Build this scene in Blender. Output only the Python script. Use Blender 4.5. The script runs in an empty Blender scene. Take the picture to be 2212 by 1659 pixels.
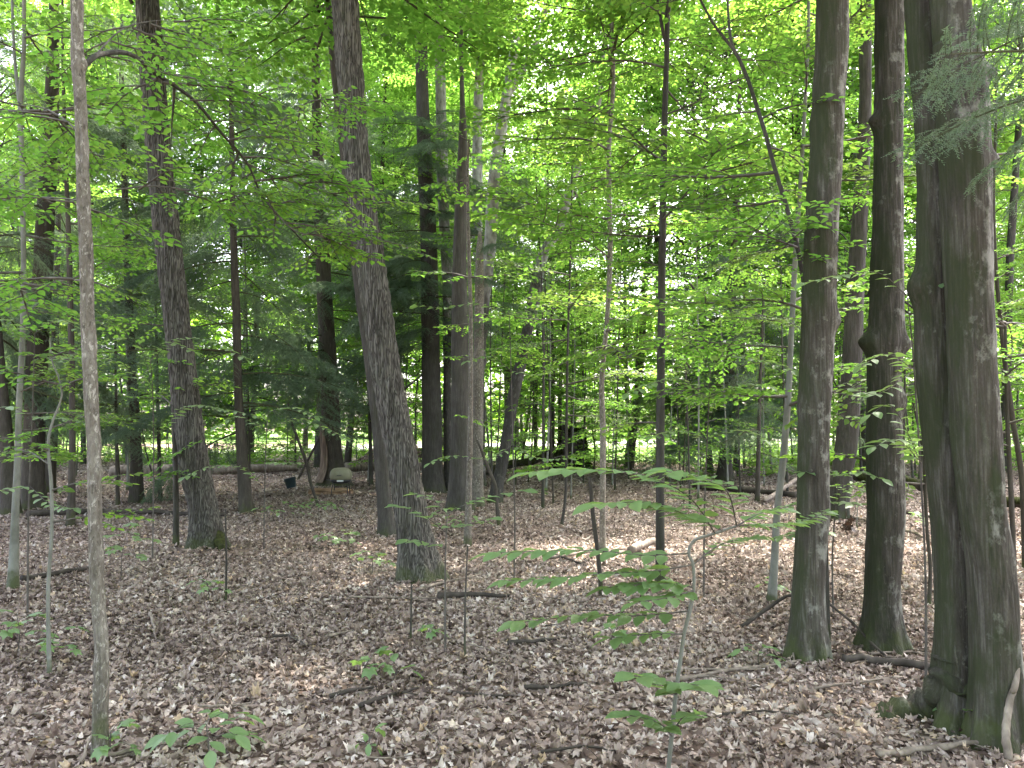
import bpy, math, random
import numpy as np
from mathutils import Vector, Matrix, Quaternion

random.seed(11)
RN = np.random.default_rng(11)
SC = bpy.context.scene
COL = SC.collection
R = math.radians

# ------------------------------------------------------------------ camera, light, exposure
CAM_H = 1.6
FPX = 1640.0                        # focal length in pixels of a 2212-wide picture
PITCH = math.atan(91.5 / FPX)
cd = bpy.data.cameras.new("camera")
cam = bpy.data.objects.new("camera", cd)
COL.objects.link(cam)
cam.location = (0, 0, CAM_H)
cam.rotation_euler = (R(90) + PITCH, 0, 0)
cd.sensor_width = 36.0
cd.lens = 36.0 * FPX / 2212.0
cd.clip_start = 0.05
cd.clip_end = 1500
SC.camera = cam

SUN_EL, SUN_AZ = R(57), R(24)       # in front of the camera, a little to the right
w = bpy.data.worlds.new("World")
SC.world = w
w.use_nodes = True
wn = w.node_tree.nodes
sky = wn.new("ShaderNodeTexSky")
sky.sky_type = 'NISHITA'
sky.sun_disc = False
sky.sun_elevation = SUN_EL
sky.sun_rotation = SUN_AZ
sky.air_density = .7
sky.dust_density = 6.0
sky.ozone_density = .3
hz = wn.new("ShaderNodeHueSaturation")          # white, hazy summer sky
hz.inputs["Saturation"].default_value = .72
w.node_tree.links.new(sky.outputs[0], hz.inputs["Color"])
w.node_tree.links.new(hz.outputs[0], wn["Background"].inputs[0])
wn["Background"].inputs[1].default_value = 0.15
sd = bpy.data.lights.new("sun", 'SUN')
sun = bpy.data.objects.new("sun", sd)
COL.objects.link(sun)
sd.energy = 2.5
sd.angle = R(0.53)
sd.color = (1.0, 0.95, 0.86)
SDIR = Vector((math.sin(SUN_AZ) * math.cos(SUN_EL), math.cos(SUN_AZ) * math.cos(SUN_EL), math.sin(SUN_EL)))
sun.rotation_euler = (-SDIR).to_track_quat('-Z', 'Y').to_euler()
sun.location = SDIR * 60
SC.view_settings.view_transform = 'Standard'
SC.view_settings.look = 'None'
SC.view_settings.gamma = 1
SC.view_settings.use_curve_mapping = False
SC.view_settings.exposure = 3.8
SC.render.engine = 'CYCLES'
SC.cycles.max_bounces = 9
SC.cycles.diffuse_bounces = 4
SC.cycles.transmission_bounces = 6
SC.cycles.glossy_bounces = 2
SC.cycles.sample_clamp_indirect = 6
SC.cycles.use_denoising = True
SC.cycles.blur_glossy = 1.0
SC.cycles.caustics_reflective = False
SC.cycles.caustics_refractive = False

# ------------------------------------------------------------------ helpers: view, ground, noise
CP, SP = math.cos(PITCH), math.sin(PITCH)

def ray(px, py):
    u, v = (px - 1106.0) / FPX, (829.5 - py) / FPX
    return np.array([u, CP - v * SP, SP + v * CP])

def at(px, py, Y):
    d = ray(px, py)
    return np.array([0, 0, CAM_H]) + d * (Y / d[1])

def hash3(x, y, z, seed):
    h = (x.astype(np.int64) * 374761393 + y.astype(np.int64) * 668265263 + z.astype(np.int64) * 1274126177 + seed * 974634777) & 0xffffffff
    h = ((h ^ (h >> 13)) * 1103515245) & 0xffffffff
    h = ((h ^ (h >> 15)) * 2246822519) & 0xffffffff
    return ((h ^ (h >> 16)) & 0xffffff) / float(0xffffff)

def vnoise(x, y, z=None, seed=0):
    x = np.asarray(x, float); y = np.asarray(y, float)
    z = np.zeros_like(x) if z is None else np.asarray(z, float)
    x, y, z = np.broadcast_arrays(x, y, z)
    x0, y0, z0 = np.floor(x), np.floor(y), np.floor(z)
    fx, fy, fz = x - x0, y - y0, z - z0
    fx, fy, fz = [f * f * (3 - 2 * f) for f in (fx, fy, fz)]
    r = 0
    for i in (0, 1):
        for j in (0, 1):
            for k in (0, 1):
                r = r + hash3(x0 + i, y0 + j, z0 + k, seed) * (fx if i else 1 - fx) * (fy if j else 1 - fy) * (fz if k else 1 - fz)
    return r

def gz(x, y):
    x = np.asarray(x, float); y = np.asarray(y, float)
    s = np.clip((y - 2.5) / 5.0, 0, 1)
    z = (vnoise(x * .22 + 5, y * .22, seed=3) - .5) * .22 * s
    z = z + (vnoise(x * .8, y * .8, seed=4) - .5) * .07 * np.clip(s + .3, 0, 1)
    return z * np.clip(1.6 - np.abs(y) / 60.0, .15, 1)

def ground_at(px, py):
    d = ray(px, py)
    t = -CAM_H / d[2]
    for _ in range(25):
        p = d * t
        t += (float(gz(p[0], p[1])) - (CAM_H + p[2])) / d[2] * .7
    p = np.array([0, 0, CAM_H]) + d * t
    p[2] = float(gz(p[0], p[1]))
    return p

# ------------------------------------------------------------------ helpers: meshes and objects
def mesh_from(name, V, F, mats, mi=None, tint=None, ridge=None, smooth=True):
    """V n x 3; F a list of (m x k) integer arrays, k = 3 or 4."""
    me = bpy.data.meshes.new(name)
    V = np.ascontiguousarray(V, np.float32)
    F = [np.asarray(f, np.int32) for f in F if len(f)]
    me.vertices.add(len(V))
    me.vertices.foreach_set("co", V.ravel())
    nl = sum(f.size for f in F)
    npoly = sum(len(f) for f in F)
    me.loops.add(nl)
    me.loops.foreach_set("vertex_index", np.concatenate([f.ravel() for f in F]))
    sizes = np.concatenate([np.full(len(f), f.shape[1], np.int32) for f in F])
    starts = np.concatenate([[0], np.cumsum(sizes)[:-1]]).astype(np.int32)
    me.polygons.add(npoly)
    me.polygons.foreach_set("loop_start", starts)
    me.polygons.foreach_set("loop_total", sizes)
    me.polygons.foreach_set("use_smooth", np.full(npoly, smooth, bool))
    for m in mats:
        me.materials.append(m)
    if mi is not None:
        me.polygons.foreach_set("material_index", np.asarray(mi, np.int32))
    me.update(calc_edges=True)
    for nm, a in (("tint", tint), ("ridge", ridge)):
        if a is not None:
            at_ = me.attributes.new(nm, 'FLOAT', 'POINT')
            at_.data.foreach_set("value", np.ascontiguousarray(a, np.float32))
    return me

class MB:
    """collects pieces of one mesh"""
    def __init__(s):
        s.V, s.F3, s.F4, s.T, s.m3, s.m4, s.n = [], [], [], [], [], [], 0
    def add(s, V, F, mat=0, tint=None):
        V = np.asarray(V, float)
        F = np.asarray(F, np.int64)
        if F.shape[1] == 3:
            s.F3.append(F + s.n); s.m3.append(np.full(len(F), mat))
        else:
            s.F4.append(F + s.n); s.m4.append(np.full(len(F), mat))
        s.V.append(V)
        s.T.append(np.full(len(V), .5) if tint is None else np.broadcast_to(tint, (len(V),)))
        s.n += len(V)
    def mesh(s, name, mats, smooth=True):
        F, m = [], []
        if s.F3: F.append(np.concatenate(s.F3)); m.append(np.concatenate(s.m3))
        if s.F4: F.append(np.concatenate(s.F4)); m.append(np.concatenate(s.m4))
        return mesh_from(name, np.concatenate(s.V), F, mats, np.concatenate(m), np.concatenate(s.T), smooth=smooth)

def link(name, data, parent=None, loc=(0, 0, 0)):
    o = bpy.data.objects.new(name, data)
    COL.objects.link(o)
    o.location = Vector([float(v) for v in loc])
    if parent is not None:
        o.parent = parent
    return o

def tag(o, label, cat, group=None, kind=None):
    o["label"] = label
    o["category"] = cat
    if group: o["group"] = group
    if kind: o["kind"] = kind
    return o

def thing(name, label, cat, loc, group=None):
    return tag(link(name, None, None, loc), label, cat, group)

def unit(v):
    v = np.asarray(v, float)
    return v / np.maximum(np.linalg.norm(v, axis=-1, keepdims=True), 1e-9)

def smooth_path(P, n_per=6):
    P = np.asarray(P, float)
    if len(P) < 3:
        t = np.linspace(0, 1, n_per + 1)[:, None]
        return P[0] * (1 - t) + P[-1] * t
    Q = np.vstack([2 * P[0] - P[1], P, 2 * P[-1] - P[-2]])
    out = []
    for i in range(1, len(Q) - 2):
        t = np.linspace(0, 1, n_per, endpoint=False)[:, None]
        p0, p1, p2, p3 = Q[i - 1], Q[i], Q[i + 1], Q[i + 2]
        out.append(.5 * ((2 * p1) + (-p0 + p2) * t + (2 * p0 - 5 * p1 + 4 * p2 - p3) * t * t + (-p0 + 3 * p1 - 3 * p2 + p3) * t ** 3))
    out.append(P[-1:])
    return np.vstack(out)

def frames(P):
    T = np.gradient(P, axis=0)
    T = unit(T)
    n = np.array([1.0, 0, 0]) if abs(T[0][0]) < .9 else np.array([0, 1.0, 0])
    N = np.zeros_like(P); B = np.zeros_like(P)
    for i in range(len(P)):
        n = n - T[i] * np.dot(n, T[i]); n = n / max(np.linalg.norm(n), 1e-9)
        N[i] = n; B[i] = np.cross(T[i], n)
    return T, N, B

def tube(P, rad, nseg=8, cap=True):
    """verts, quads of a round tube along P"""
    P = np.asarray(P, float); rad = np.broadcast_to(rad, (len(P),))
    T, N, B = frames(P)
    a = np.linspace(0, 2 * np.pi, nseg, endpoint=False)
    V = P[:, None, :] + rad[:, None, None] * (np.cos(a)[None, :, None] * N[:, None, :] + np.sin(a)[None, :, None] * B[:, None, :])
    return V.reshape(-1, 3), grid_quads(len(P), nseg)

def grid_quads(nr, ns, wrap=True):
    i = np.arange(nr - 1)[:, None] * ns
    j = np.arange(ns if wrap else ns - 1)[None, :]
    j2 = (j + 1) % ns
    return np.stack([i + j, i + j2, i + ns + j2, i + ns + j], -1).reshape(-1, 4)

# ------------------------------------------------------------------ materials
def mat(name):
    m = bpy.data.materials.new(name)
    m.use_nodes = True
    nt = m.node_tree
    return m, nt, nt.nodes, nt.links, nt.nodes["Principled BSDF"]

def ramp(N, L, src, stops, interp='LINEAR'):
    r = N.new("ShaderNodeValToRGB")
    r.color_ramp.interpolation = interp
    e = r.color_ramp.elements
    while len(e) < len(stops): e.new(.5)
    for k, (p, c) in enumerate(stops):
        e[k].position = p
        e[k].color = (*c, 1) if len(c) == 3 else c
    L.new(src, r.inputs[0])
    return r.outputs[0]

def noise(N, L, scale, detail=4, vec=None, rough=.55, dist=0):
    n = N.new("ShaderNodeTexNoise")
    n.inputs["Scale"].default_value = scale
    n.inputs["Detail"].default_value = detail
    n.inputs["Roughness"].default_value = rough
    n.inputs["Distortion"].default_value = dist
    if vec is not None: L.new(vec, n.inputs["Vector"])
    return n.outputs["Fac"]

def mapping(N, L, src, sc):
    m = N.new("ShaderNodeMapping")
    m.inputs["Scale"].default_value = sc
    L.new(src, m.inputs["Vector"])
    return m.outputs[0]

def math_(N, L, op, a, b=None, clamp=False):
    m = N.new("ShaderNodeMath"); m.operation = op; m.use_clamp = clamp
    for k, v in enumerate((a, b)):
        if v is None: continue
        if isinstance(v, (int, float)): m.inputs[k].default_value = v
        else: L.new(v, m.inputs[k])
    return m.outputs[0]

def mixc(N, L, f, a, b, blend='MIX'):
    m = N.new("ShaderNodeMix"); m.data_type = 'RGBA'; m.blend_type = blend
    ins = [m.inputs[0], m.inputs[6], m.inputs[7]]
    for s, v in zip(ins, (f, a, b)):
        if isinstance(v, (int, float)): s.default_value = v
        elif isinstance(v, tuple): s.default_value = (*v, 1)
        else: L.new(v, s)
    return m.outputs[2]

def leaf_mat(name, cols, tcols, tmix=.5, rough=.55, spec=.25):
    m, nt, N, L, P = mat(name)
    a = N.new("ShaderNodeAttribute"); a.attribute_name = "tint"
    oi = N.new("ShaderNodeObjectInfo")
    f = math_(N, L, 'ADD', math_(N, L, 'MULTIPLY', a.outputs["Fac"], .6), math_(N, L, 'MULTIPLY', oi.outputs["Random"], .4))
    c = ramp(N, L, f, [(k / (len(cols) - 1), x) for k, x in enumerate(cols)])
    t = ramp(N, L, f, [(k / (len(tcols) - 1), x) for k, x in enumerate(tcols)])
    L.new(c, P.inputs["Base Color"])
    P.inputs["Roughness"].default_value = rough
    P.inputs["Specular IOR Level"].default_value = spec
    tr = N.new("ShaderNodeBsdfTranslucent")
    L.new(t, tr.inputs[0])
    mx = N.new("ShaderNodeMixShader"); mx.inputs[0].default_value = tmix
    L.new(P.outputs[0], mx.inputs[1]); L.new(tr.outputs[0], mx.inputs[2])
    L.new(mx.outputs[0], N["Material Output"].inputs[0])
    return m

M = {}
M['leaf'] = leaf_mat('maple leaf', [(.046, .094, .018), (.062, .118, .021), (.088, .138, .026)],
                     [(.155, .355, .045), (.215, .42, .052), (.32, .48, .065)], .55)
M['near_leaf'] = leaf_mat('seedling leaf', [(.105, .175, .075), (.13, .205, .085), (.155, .23, .095)],
                     [(.20, .36, .07), (.25, .40, .075), (.33, .45, .085)], .42, .42, .5)
M['leaf_dark'] = leaf_mat('understory leaf', [(.05, .092, .028), (.066, .115, .032), (.09, .135, .036)],
                          [(.17, .30, .05), (.22, .36, .055), (.29, .42, .065)], .5)
M['far_leaf'] = leaf_mat('far leaf', [(.04, .085, .014), (.055, .11, .016), (.08, .13, .018)], [(.15, .32, .025), (.22, .40, .03), (.32, .46, .04)], .5, .95, .05)
M['needle'] = leaf_mat('hemlock needle', [(.05, .078, .052), (.066, .10, .066), (.088, .12, .082)],
                       [(.13, .20, .10), (.17, .25, .12), (.21, .29, .14)], .42, .5)
M['dead_leaf'] = leaf_mat('dead leaf', [(.022, .013, .009), (.04, .024, .016)], [(.03, .016, .01), (.05, .026, .014)], .2)

def litter_mat():
    m, nt, N, L, P = mat('leaf litter')
    a = N.new("ShaderNodeAttribute"); a.attribute_name = "tint"
    c = ramp(N, L, a.outputs["Fac"], [(0, (.062, .043, .034)), (.18, (.14, .101, .080)), (.42, (.265, .200, .163)),
                                      (.66, (.38, .303, .252)), (.85, (.49, .412, .35)), (.93, (.48, .34, .20)), (1, (.62, .54, .47))])
    tc = N.new("ShaderNodeTexCoord")
    n = noise(N, L, 60, 3, tc.outputs["Object"])
    c = mixc(N, L, ramp(N, L, n, [(.35, (0, 0, 0)), (.75, (.5, .5, .5))]), c, (.10, .065, .05))
    L.new(c, P.inputs["Base Color"])
    P.inputs["Roughness"].default_value = .7
    P.inputs["Specular IOR Level"].default_value = .25
    tr = N.new("ShaderNodeBsdfTranslucent"); L.new(c, tr.inputs[0])
    mx = N.new("ShaderNodeMixShader"); mx.inputs[0].default_value = .2
    L.new(P.outputs[0], mx.inputs[1]); L.new(tr.outputs[0], mx.inputs[2])
    L.new(mx.outputs[0], N["Material Output"].inputs[0])
    return m
M['litter'] = litter_mat()

def ground_mat():
    m, nt, N, L, P = mat('forest floor')
    tc = N.new("ShaderNodeTexCoord")
    v = N.new("ShaderNodeTexVoronoi"); v.inputs["Scale"].default_value = 14
    L.new(tc.outputs["Object"], v.inputs["Vector"])
    sep = N.new("ShaderNodeSeparateColor"); L.new(v.outputs["Color"], sep.inputs[0])
    c = ramp(N, L, sep.outputs[0], [(0, (.05, .033, .025)), (.4, (.12, .08, .06)), (.75, (.2, .145, .115)), (1, (.3, .23, .19))])
    n = noise(N, L, .5, 5, tc.outputs["Object"])
    c = mixc(N, L, ramp(N, L, n, [(.42, (0, 0, 0)), (.62, (.6, .6, .6))]), c, (.06, .045, .034))
    n2 = noise(N, L, 3, 4, tc.outputs["Object"])
    c = mixc(N, L, ramp(N, L, n2, [(.62, (0, 0, 0)), (.75, (.35, .35, .35))]), c, (.045, .06, .02))
    L.new(c, P.inputs["Base Color"])
    P.inputs["Roughness"].default_value = .9
    P.inputs["Specular IOR Level"].default_value = .15
    b = N.new("ShaderNodeBump"); b.inputs["Strength"].default_value = .6; b.inputs["Distance"].default_value = .02
    L.new(v.outputs["Distance"], b.inputs["Height"]); L.new(b.outputs[0], P.inputs["Normal"])
    return m
M['ground'] = ground_mat()

def plain(name, stops, scale=5, rough=.85, sc=(1, 1, 1), bump=.0, spec=.2, metal=0):
    m, nt, N, L, P = mat(name)
    tc = N.new("ShaderNodeTexCoord")
    v = mapping(N, L, tc.outputs["Object"], sc)
    n = noise(N, L, scale, 6, v)
    L.new(ramp(N, L, n, stops), P.inputs["Base Color"])
    P.inputs["Roughness"].default_value = rough
    P.inputs["Metallic"].default_value = metal
    P.inputs["Specular IOR Level"].default_value = spec
    if bump:
        b = N.new("ShaderNodeBump"); b.inputs["Strength"].default_value = bump; b.inputs["Distance"].default_value = .02
        L.new(n, b.inputs["Height"]); L.new(b.outputs[0], P.inputs["Normal"])
    return m

M['field'] = plain('meadow grass', [(.3, (.05, .105, .014)), (.5, (.072, .135, .018)), (.7, (.095, .155, .024))], 1.2)
M['road'] = plain('gravel', [(.3, (.30, .27, .24)), (.6, (.42, .39, .35)), (.8, (.5, .46, .42))], 3)
M['moss'] = plain('moss', [(.32, (.016, .016, .008)), (.5, (.030, .033, .011)), (.66, (.052, .056, .018)), (.8, (.10, .085, .055))], 22, .95, bump=.8, spec=.1)
M['pale_wood'] = plain('pale dead wood', [(.3, (.085, .066, .05)), (.55, (.185, .148, .118)), (.75, (.30, .25, .2))], 14, .85, (1, 1, .25), .5)
M['dark_wood'] = plain('dark damp wood', [(.3, (.022, .018, .014)), (.55, (.05, .04, .032)), (.8, (.11, .09, .075))], 9, .85, (1, 1, .3), .5)
M['grill_lid'] = plain('faded enamel', [(.3, (.17, .155, .095)), (.7, (.22, .205, .135))], 6, .5, spec=.4)
M['black_metal'] = plain('black metal', [(.3, (.012, .012, .013)), (.7, (.03, .03, .032))], 8, .5, spec=.4)
M['white_metal'] = plain('pale plate', [(.3, (.5, .5, .48)), (.7, (.6, .6, .58))], 8, .5)
M['bucket'] = plain('blue black plastic', [(.3, (.018, .030, .034)), (.7, (.026, .042, .047))], 5, .45, spec=.4)
M['slab'] = plain('orange rotten wood', [(.3, (.12, .07, .04)), (.55, (.27, .17, .10)), (.8, (.4, .28, .18))], 4, .85, (1, 4, 1), .4)

def bark(name, dark, mid, light, zs=.16, scale=26, moss=0.0, moss_side=0.0, lichen=0.0, lichen_col=(.34, .34, .30), use_ridge=0.0, flake=0.0, bump=.7, base_moss=.5, furrow=0, fl_scale=1.0, pale_above=0):
    m, nt, N, L, P = mat(name)
    tc = N.new("ShaderNodeTexCoord")
    O = tc.outputs["Object"]
    oi = N.new("ShaderNodeObjectInfo")
    va = N.new("ShaderNodeVectorMath"); va.operation = 'ADD'
    L.new(O, va.inputs[0])
    cx = N.new("ShaderNodeCombineXYZ"); rnd = math_(N, L, 'MULTIPLY', oi.outputs["Random"], 40.0)
    for k in range(3): L.new(rnd, cx.inputs[k])
    L.new(cx.outputs[0], va.inputs[1])
    O0, O = O, va.outputs[0]
    v = mapping(N, L, O, (1, 1, zs))
    n = noise(N, L, scale, 5, v, .6, .6)
    big = noise(N, L, 4.5, 5, mapping(N, L, O, (1, 1, .5)), .65)
    h = n
    if use_ridge:
        a = N.new("ShaderNodeAttribute"); a.attribute_name = "ridge"
        h = math_(N, L, 'ADD', math_(N, L, 'MULTIPLY', a.outputs["Fac"], use_ridge), math_(N, L, 'MULTIPLY', n, 1 - use_ridge))
    if furrow:                              # interlacing vertical ridges
        fs = 1.0 if furrow == 1 else .8
        f1 = noise(N, L, 56 * fs, 1.5, mapping(N, L, O, (1, 1, .06 if furrow == 1 else .06)), .5, .4)
        f2 = math_(N, L, 'MULTIPLY', math_(N, L, 'ABSOLUTE', math_(N, L, 'SUBTRACT', f1, .5)), 5.5, True)
        h = math_(N, L, 'ADD', math_(N, L, 'MULTIPLY', f2, .62 if furrow == 1 else .3), math_(N, L, 'MULTIPLY', n, .38 if furrow == 1 else .7))
        n = h
    grain = noise(N, L, 130, 3, mapping(N, L, O, (1, 1, .5)), .7)
    gw = .12 if furrow == 1 else .28
    h = math_(N, L, 'ADD', math_(N, L, 'MULTIPLY', h, 1 - gw), math_(N, L, 'MULTIPLY', grain, gw))
    n = h
    hh = math_(N, L, 'ADD', math_(N, L, 'MULTIPLY', h, .8 if furrow == 1 else .66), math_(N, L, 'MULTIPLY', big, .2 if furrow == 1 else .34))
    c = ramp(N, L, hh, [(.28, dark), (.5, mid), (.72, light)])
    if flake:
        fl = noise(N, L, 16 * fl_scale, 5, mapping(N, L, O, (1, 1, .45)), .7, .6)
        c = mixc(N, L, ramp(N, L, fl, [(.56, (0, 0, 0)), (.62, (flake,) * 3)]), c, tuple(min(1, x * 1.6 + .03) for x in light))
        fl2 = noise(N, L, 11 * fl_scale, 3, mapping(N, L, O, (1, 1, .5)), .6, .5)
        c = mixc(N, L, ramp(N, L, fl2, [(.58, (0, 0, 0)), (.66, (flake,) * 3)]), c, dark)
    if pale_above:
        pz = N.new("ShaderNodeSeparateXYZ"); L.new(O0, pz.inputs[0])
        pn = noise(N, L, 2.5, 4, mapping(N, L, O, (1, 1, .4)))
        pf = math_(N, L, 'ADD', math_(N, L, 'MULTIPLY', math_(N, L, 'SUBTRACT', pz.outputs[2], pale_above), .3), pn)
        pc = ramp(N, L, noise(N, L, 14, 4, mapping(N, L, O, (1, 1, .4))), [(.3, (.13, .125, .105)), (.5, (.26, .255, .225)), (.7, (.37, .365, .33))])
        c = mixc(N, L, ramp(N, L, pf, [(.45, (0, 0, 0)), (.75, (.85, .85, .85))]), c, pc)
    if lichen:
        ln = noise(N, L, 9, 5, mapping(N, L, O, (1, 1, .7)), .7)
        geo = N.new("ShaderNodeNewGeometry")
        sx = N.new("ShaderNodeSeparateXYZ"); L.new(geo.outputs["Normal"], sx.inputs[0])
        bias = math_(N, L, 'MULTIPLY', sx.outputs[0], .10)
        c = mixc(N, L, ramp(N, L, math_(N, L, 'ADD', ln, bias), [(.54, (0, 0, 0)), (.66, (lichen,) * 3)]), c, lichen_col)
    if moss:
        mn = noise(N, L, 5, 6, mapping(N, L, O, (1, 1, .35)), .65)
        geo2 = N.new("ShaderNodeNewGeometry")
        sx2 = N.new("ShaderNodeSeparateXYZ"); L.new(geo2.outputs["Normal"], sx2.inputs[0])
        bias2 = math_(N, L, 'MULTIPLY', sx2.outputs[0], -moss_side)
        c = mixc(N, L, ramp(N, L, math_(N, L, 'ADD', mn, bias2), [(.5, (0, 0, 0)), (.68, (moss,) * 3)]), c, (.026, .032, .013))
    if base_moss:
        sz = N.new("ShaderNodeSeparateXYZ"); L.new(O0, sz.inputs[0])
        bn = noise(N, L, 7, 5, O)
        g = math_(N, L, 'SUBTRACT', math_(N, L, 'ADD', bn, .12), math_(N, L, 'MULTIPLY', sz.outputs[2], 1.5))
        c = mixc(N, L, ramp(N, L, g, [(.36, (0, 0, 0)), (.55, (base_moss,) * 3)]), c, (.05, .062, .016))
    hv = N.new("ShaderNodeHueSaturation")
    L.new(c, hv.inputs["Color"])
    L.new(math_(N, L, 'ADD', math_(N, L, 'MULTIPLY', oi.outputs["Random"], .35), .82), hv.inputs["Value"])
    L.new(hv.outputs[0], P.inputs["Base Color"])
    P.inputs["Roughness"].default_value = .9
    P.inputs["Specular IOR Level"].default_value = .15
    b = N.new("ShaderNodeBump"); b.inputs["Strength"].default_value = bump; b.inputs["Distance"].default_value = .012
    L.new(n, b.inputs["Height"]); L.new(b.outputs[0], P.inputs["Normal"])
    return m

M['ash'] = bark('furrowed grey bark', (.022, .019, .016), (.074, .066, .056), (.132, .121, .105), furrow=1, moss=.3, moss_side=.05)
M['mottled'] = bark('mottled flaking bark', (.035, .028, .021), (.13, .112, .09), (.24, .218, .185), scale=60, zs=.35, flake=.6, base_moss=.7, fl_scale=3.2)
M['maple'] = bark('dark mossy maple bark', (.015, .0125, .010), (.054, .047, .037), (.125, .115, .098), furrow=2, moss=.8, moss_side=.16, lichen=.5, lichen_col=(.27, .265, .225), scale=44, zs=.1)
M['grey'] = bark('grey brown bark', (.019, .0165, .014), (.053, .047, .04), (.105, .096, .083), moss=.35, scale=40, zs=.1)
M['beech'] = bark('smooth pale bark', (.09, .088, .07), (.175, .17, .145), (.26, .255, .225), scale=10, zs=.6, bump=.15, moss=.2, base_moss=.8)
M['hem'] = bark('dark conifer bark', (.02, .0165, .013), (.055, .046, .037), (.105, .09, .074), moss=.3, scale=40, zs=.12)
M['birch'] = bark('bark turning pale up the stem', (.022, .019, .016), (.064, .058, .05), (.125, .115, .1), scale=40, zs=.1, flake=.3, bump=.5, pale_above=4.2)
M['twig'] = plain('twig bark', [(.3, (.05, .042, .035)), (.6, (.10, .088, .075)), (.8, (.17, .15, .13))], 12, .85)

# ------------------------------------------------------------------ leaves and sprays
def leaf_shape(kind):
    """verts (x across, y along, z up) and quads/tris of one leaf of length 1"""
    if kind == 'oval':                     # 2 quads folded on the midrib
        V = np.array([[0, 0, 0], [-.27, .28, .05], [-.26, .62, .04], [0, 1, -.07], [.26, .62, .04], [.27, .28, .05]])
        return V, np.array([[0, 3, 2, 1], [0, 5, 4, 3]])
    if kind == 'beech':
        t = np.array([0, .14, .36, .6, .82, 1]); wd = np.array([0, .15, .26, .25, .13, 0])
        z = -.16 * t ** 2
        Vm = np.stack([0 * t, t, z], 1); Vl = np.stack([-wd, t + .03, z + wd * .22], 1)[1:-1]; Vr = np.stack([wd, t + .03, z + wd * .22], 1)[1:-1]
        V = np.vstack([Vm, Vl, Vr])
        F = [[0, 1, 6, 6], [0, 10, 1, 1]]
        for i in range(1, 4):
            F += [[i, i + 1, 6 + i, 5 + i], [i, 9 + i, 10 + i, i + 1]]
        F += [[4, 5, 9, 9], [4, 13, 5, 5]]
        return V, F
    if kind == 'maple':
        ang = np.array([-90, -62, -20, -2, 14, 40, 54, 70, 90, 110, 126, 140, 166, 182, 200, 242])
        rr = np.array([.06, .32, .52, .33, .44, .62, .40, .42, .68, .42, .40, .62, .44, .33, .52, .32])
        a = np.radians(ang)
        V = np.stack([rr * np.cos(a), .32 + rr * np.sin(a), -.28 * rr ** 2 + .04 * np.cos(3 * a)], 1)
        V = np.vstack([[[0, .32, .03]], V])
        n = len(ang)
        return V, np.array([[0, 1 + i, 1 + (i + 1) % n] for i in range(n)])

def leaf_mesh(name, kind, m):
    V, F = leaf_shape(kind)
    mb = MB()
    F = [list(dict.fromkeys(f)) for f in np.asarray(F).tolist()]
    f3 = [f for f in F if len(f) == 3]; f4 = [f for f in F if len(f) == 4]
    me = mesh_from(name, V, [x for x in (f3, f4) if x], [m], None, np.full(len(V), .5))
    return me

def scatter(template, P, D, Nn, S, tint, mb, mat=0, curl=None):
    """copies of a leaf template: P base points, D directions, Nn normals, S lengths"""
    V, F = template
    F = np.asarray(F)
    D = unit(D); X = unit(np.cross(D, Nn)); Z = np.cross(X, D)
    zz = V[None, :, 2:3] if curl is None else V[None, :, 2:3] * curl[:, None, None]
    W = P[:, None, :] + S[:, None, None] * (V[None, :, 0:1] * X[:, None, :] + V[None, :, 1:2] * D[:, None, :] + zz * Z[:, None, :])
    FF = (F[None] + (np.arange(len(P)) * len(V))[:, None, None]).reshape(-1, F.shape[1])
    mb.add(W.reshape(-1, 3), FF, mat, np.repeat(tint, len(V)))

OVAL = leaf_shape('oval')

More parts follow.
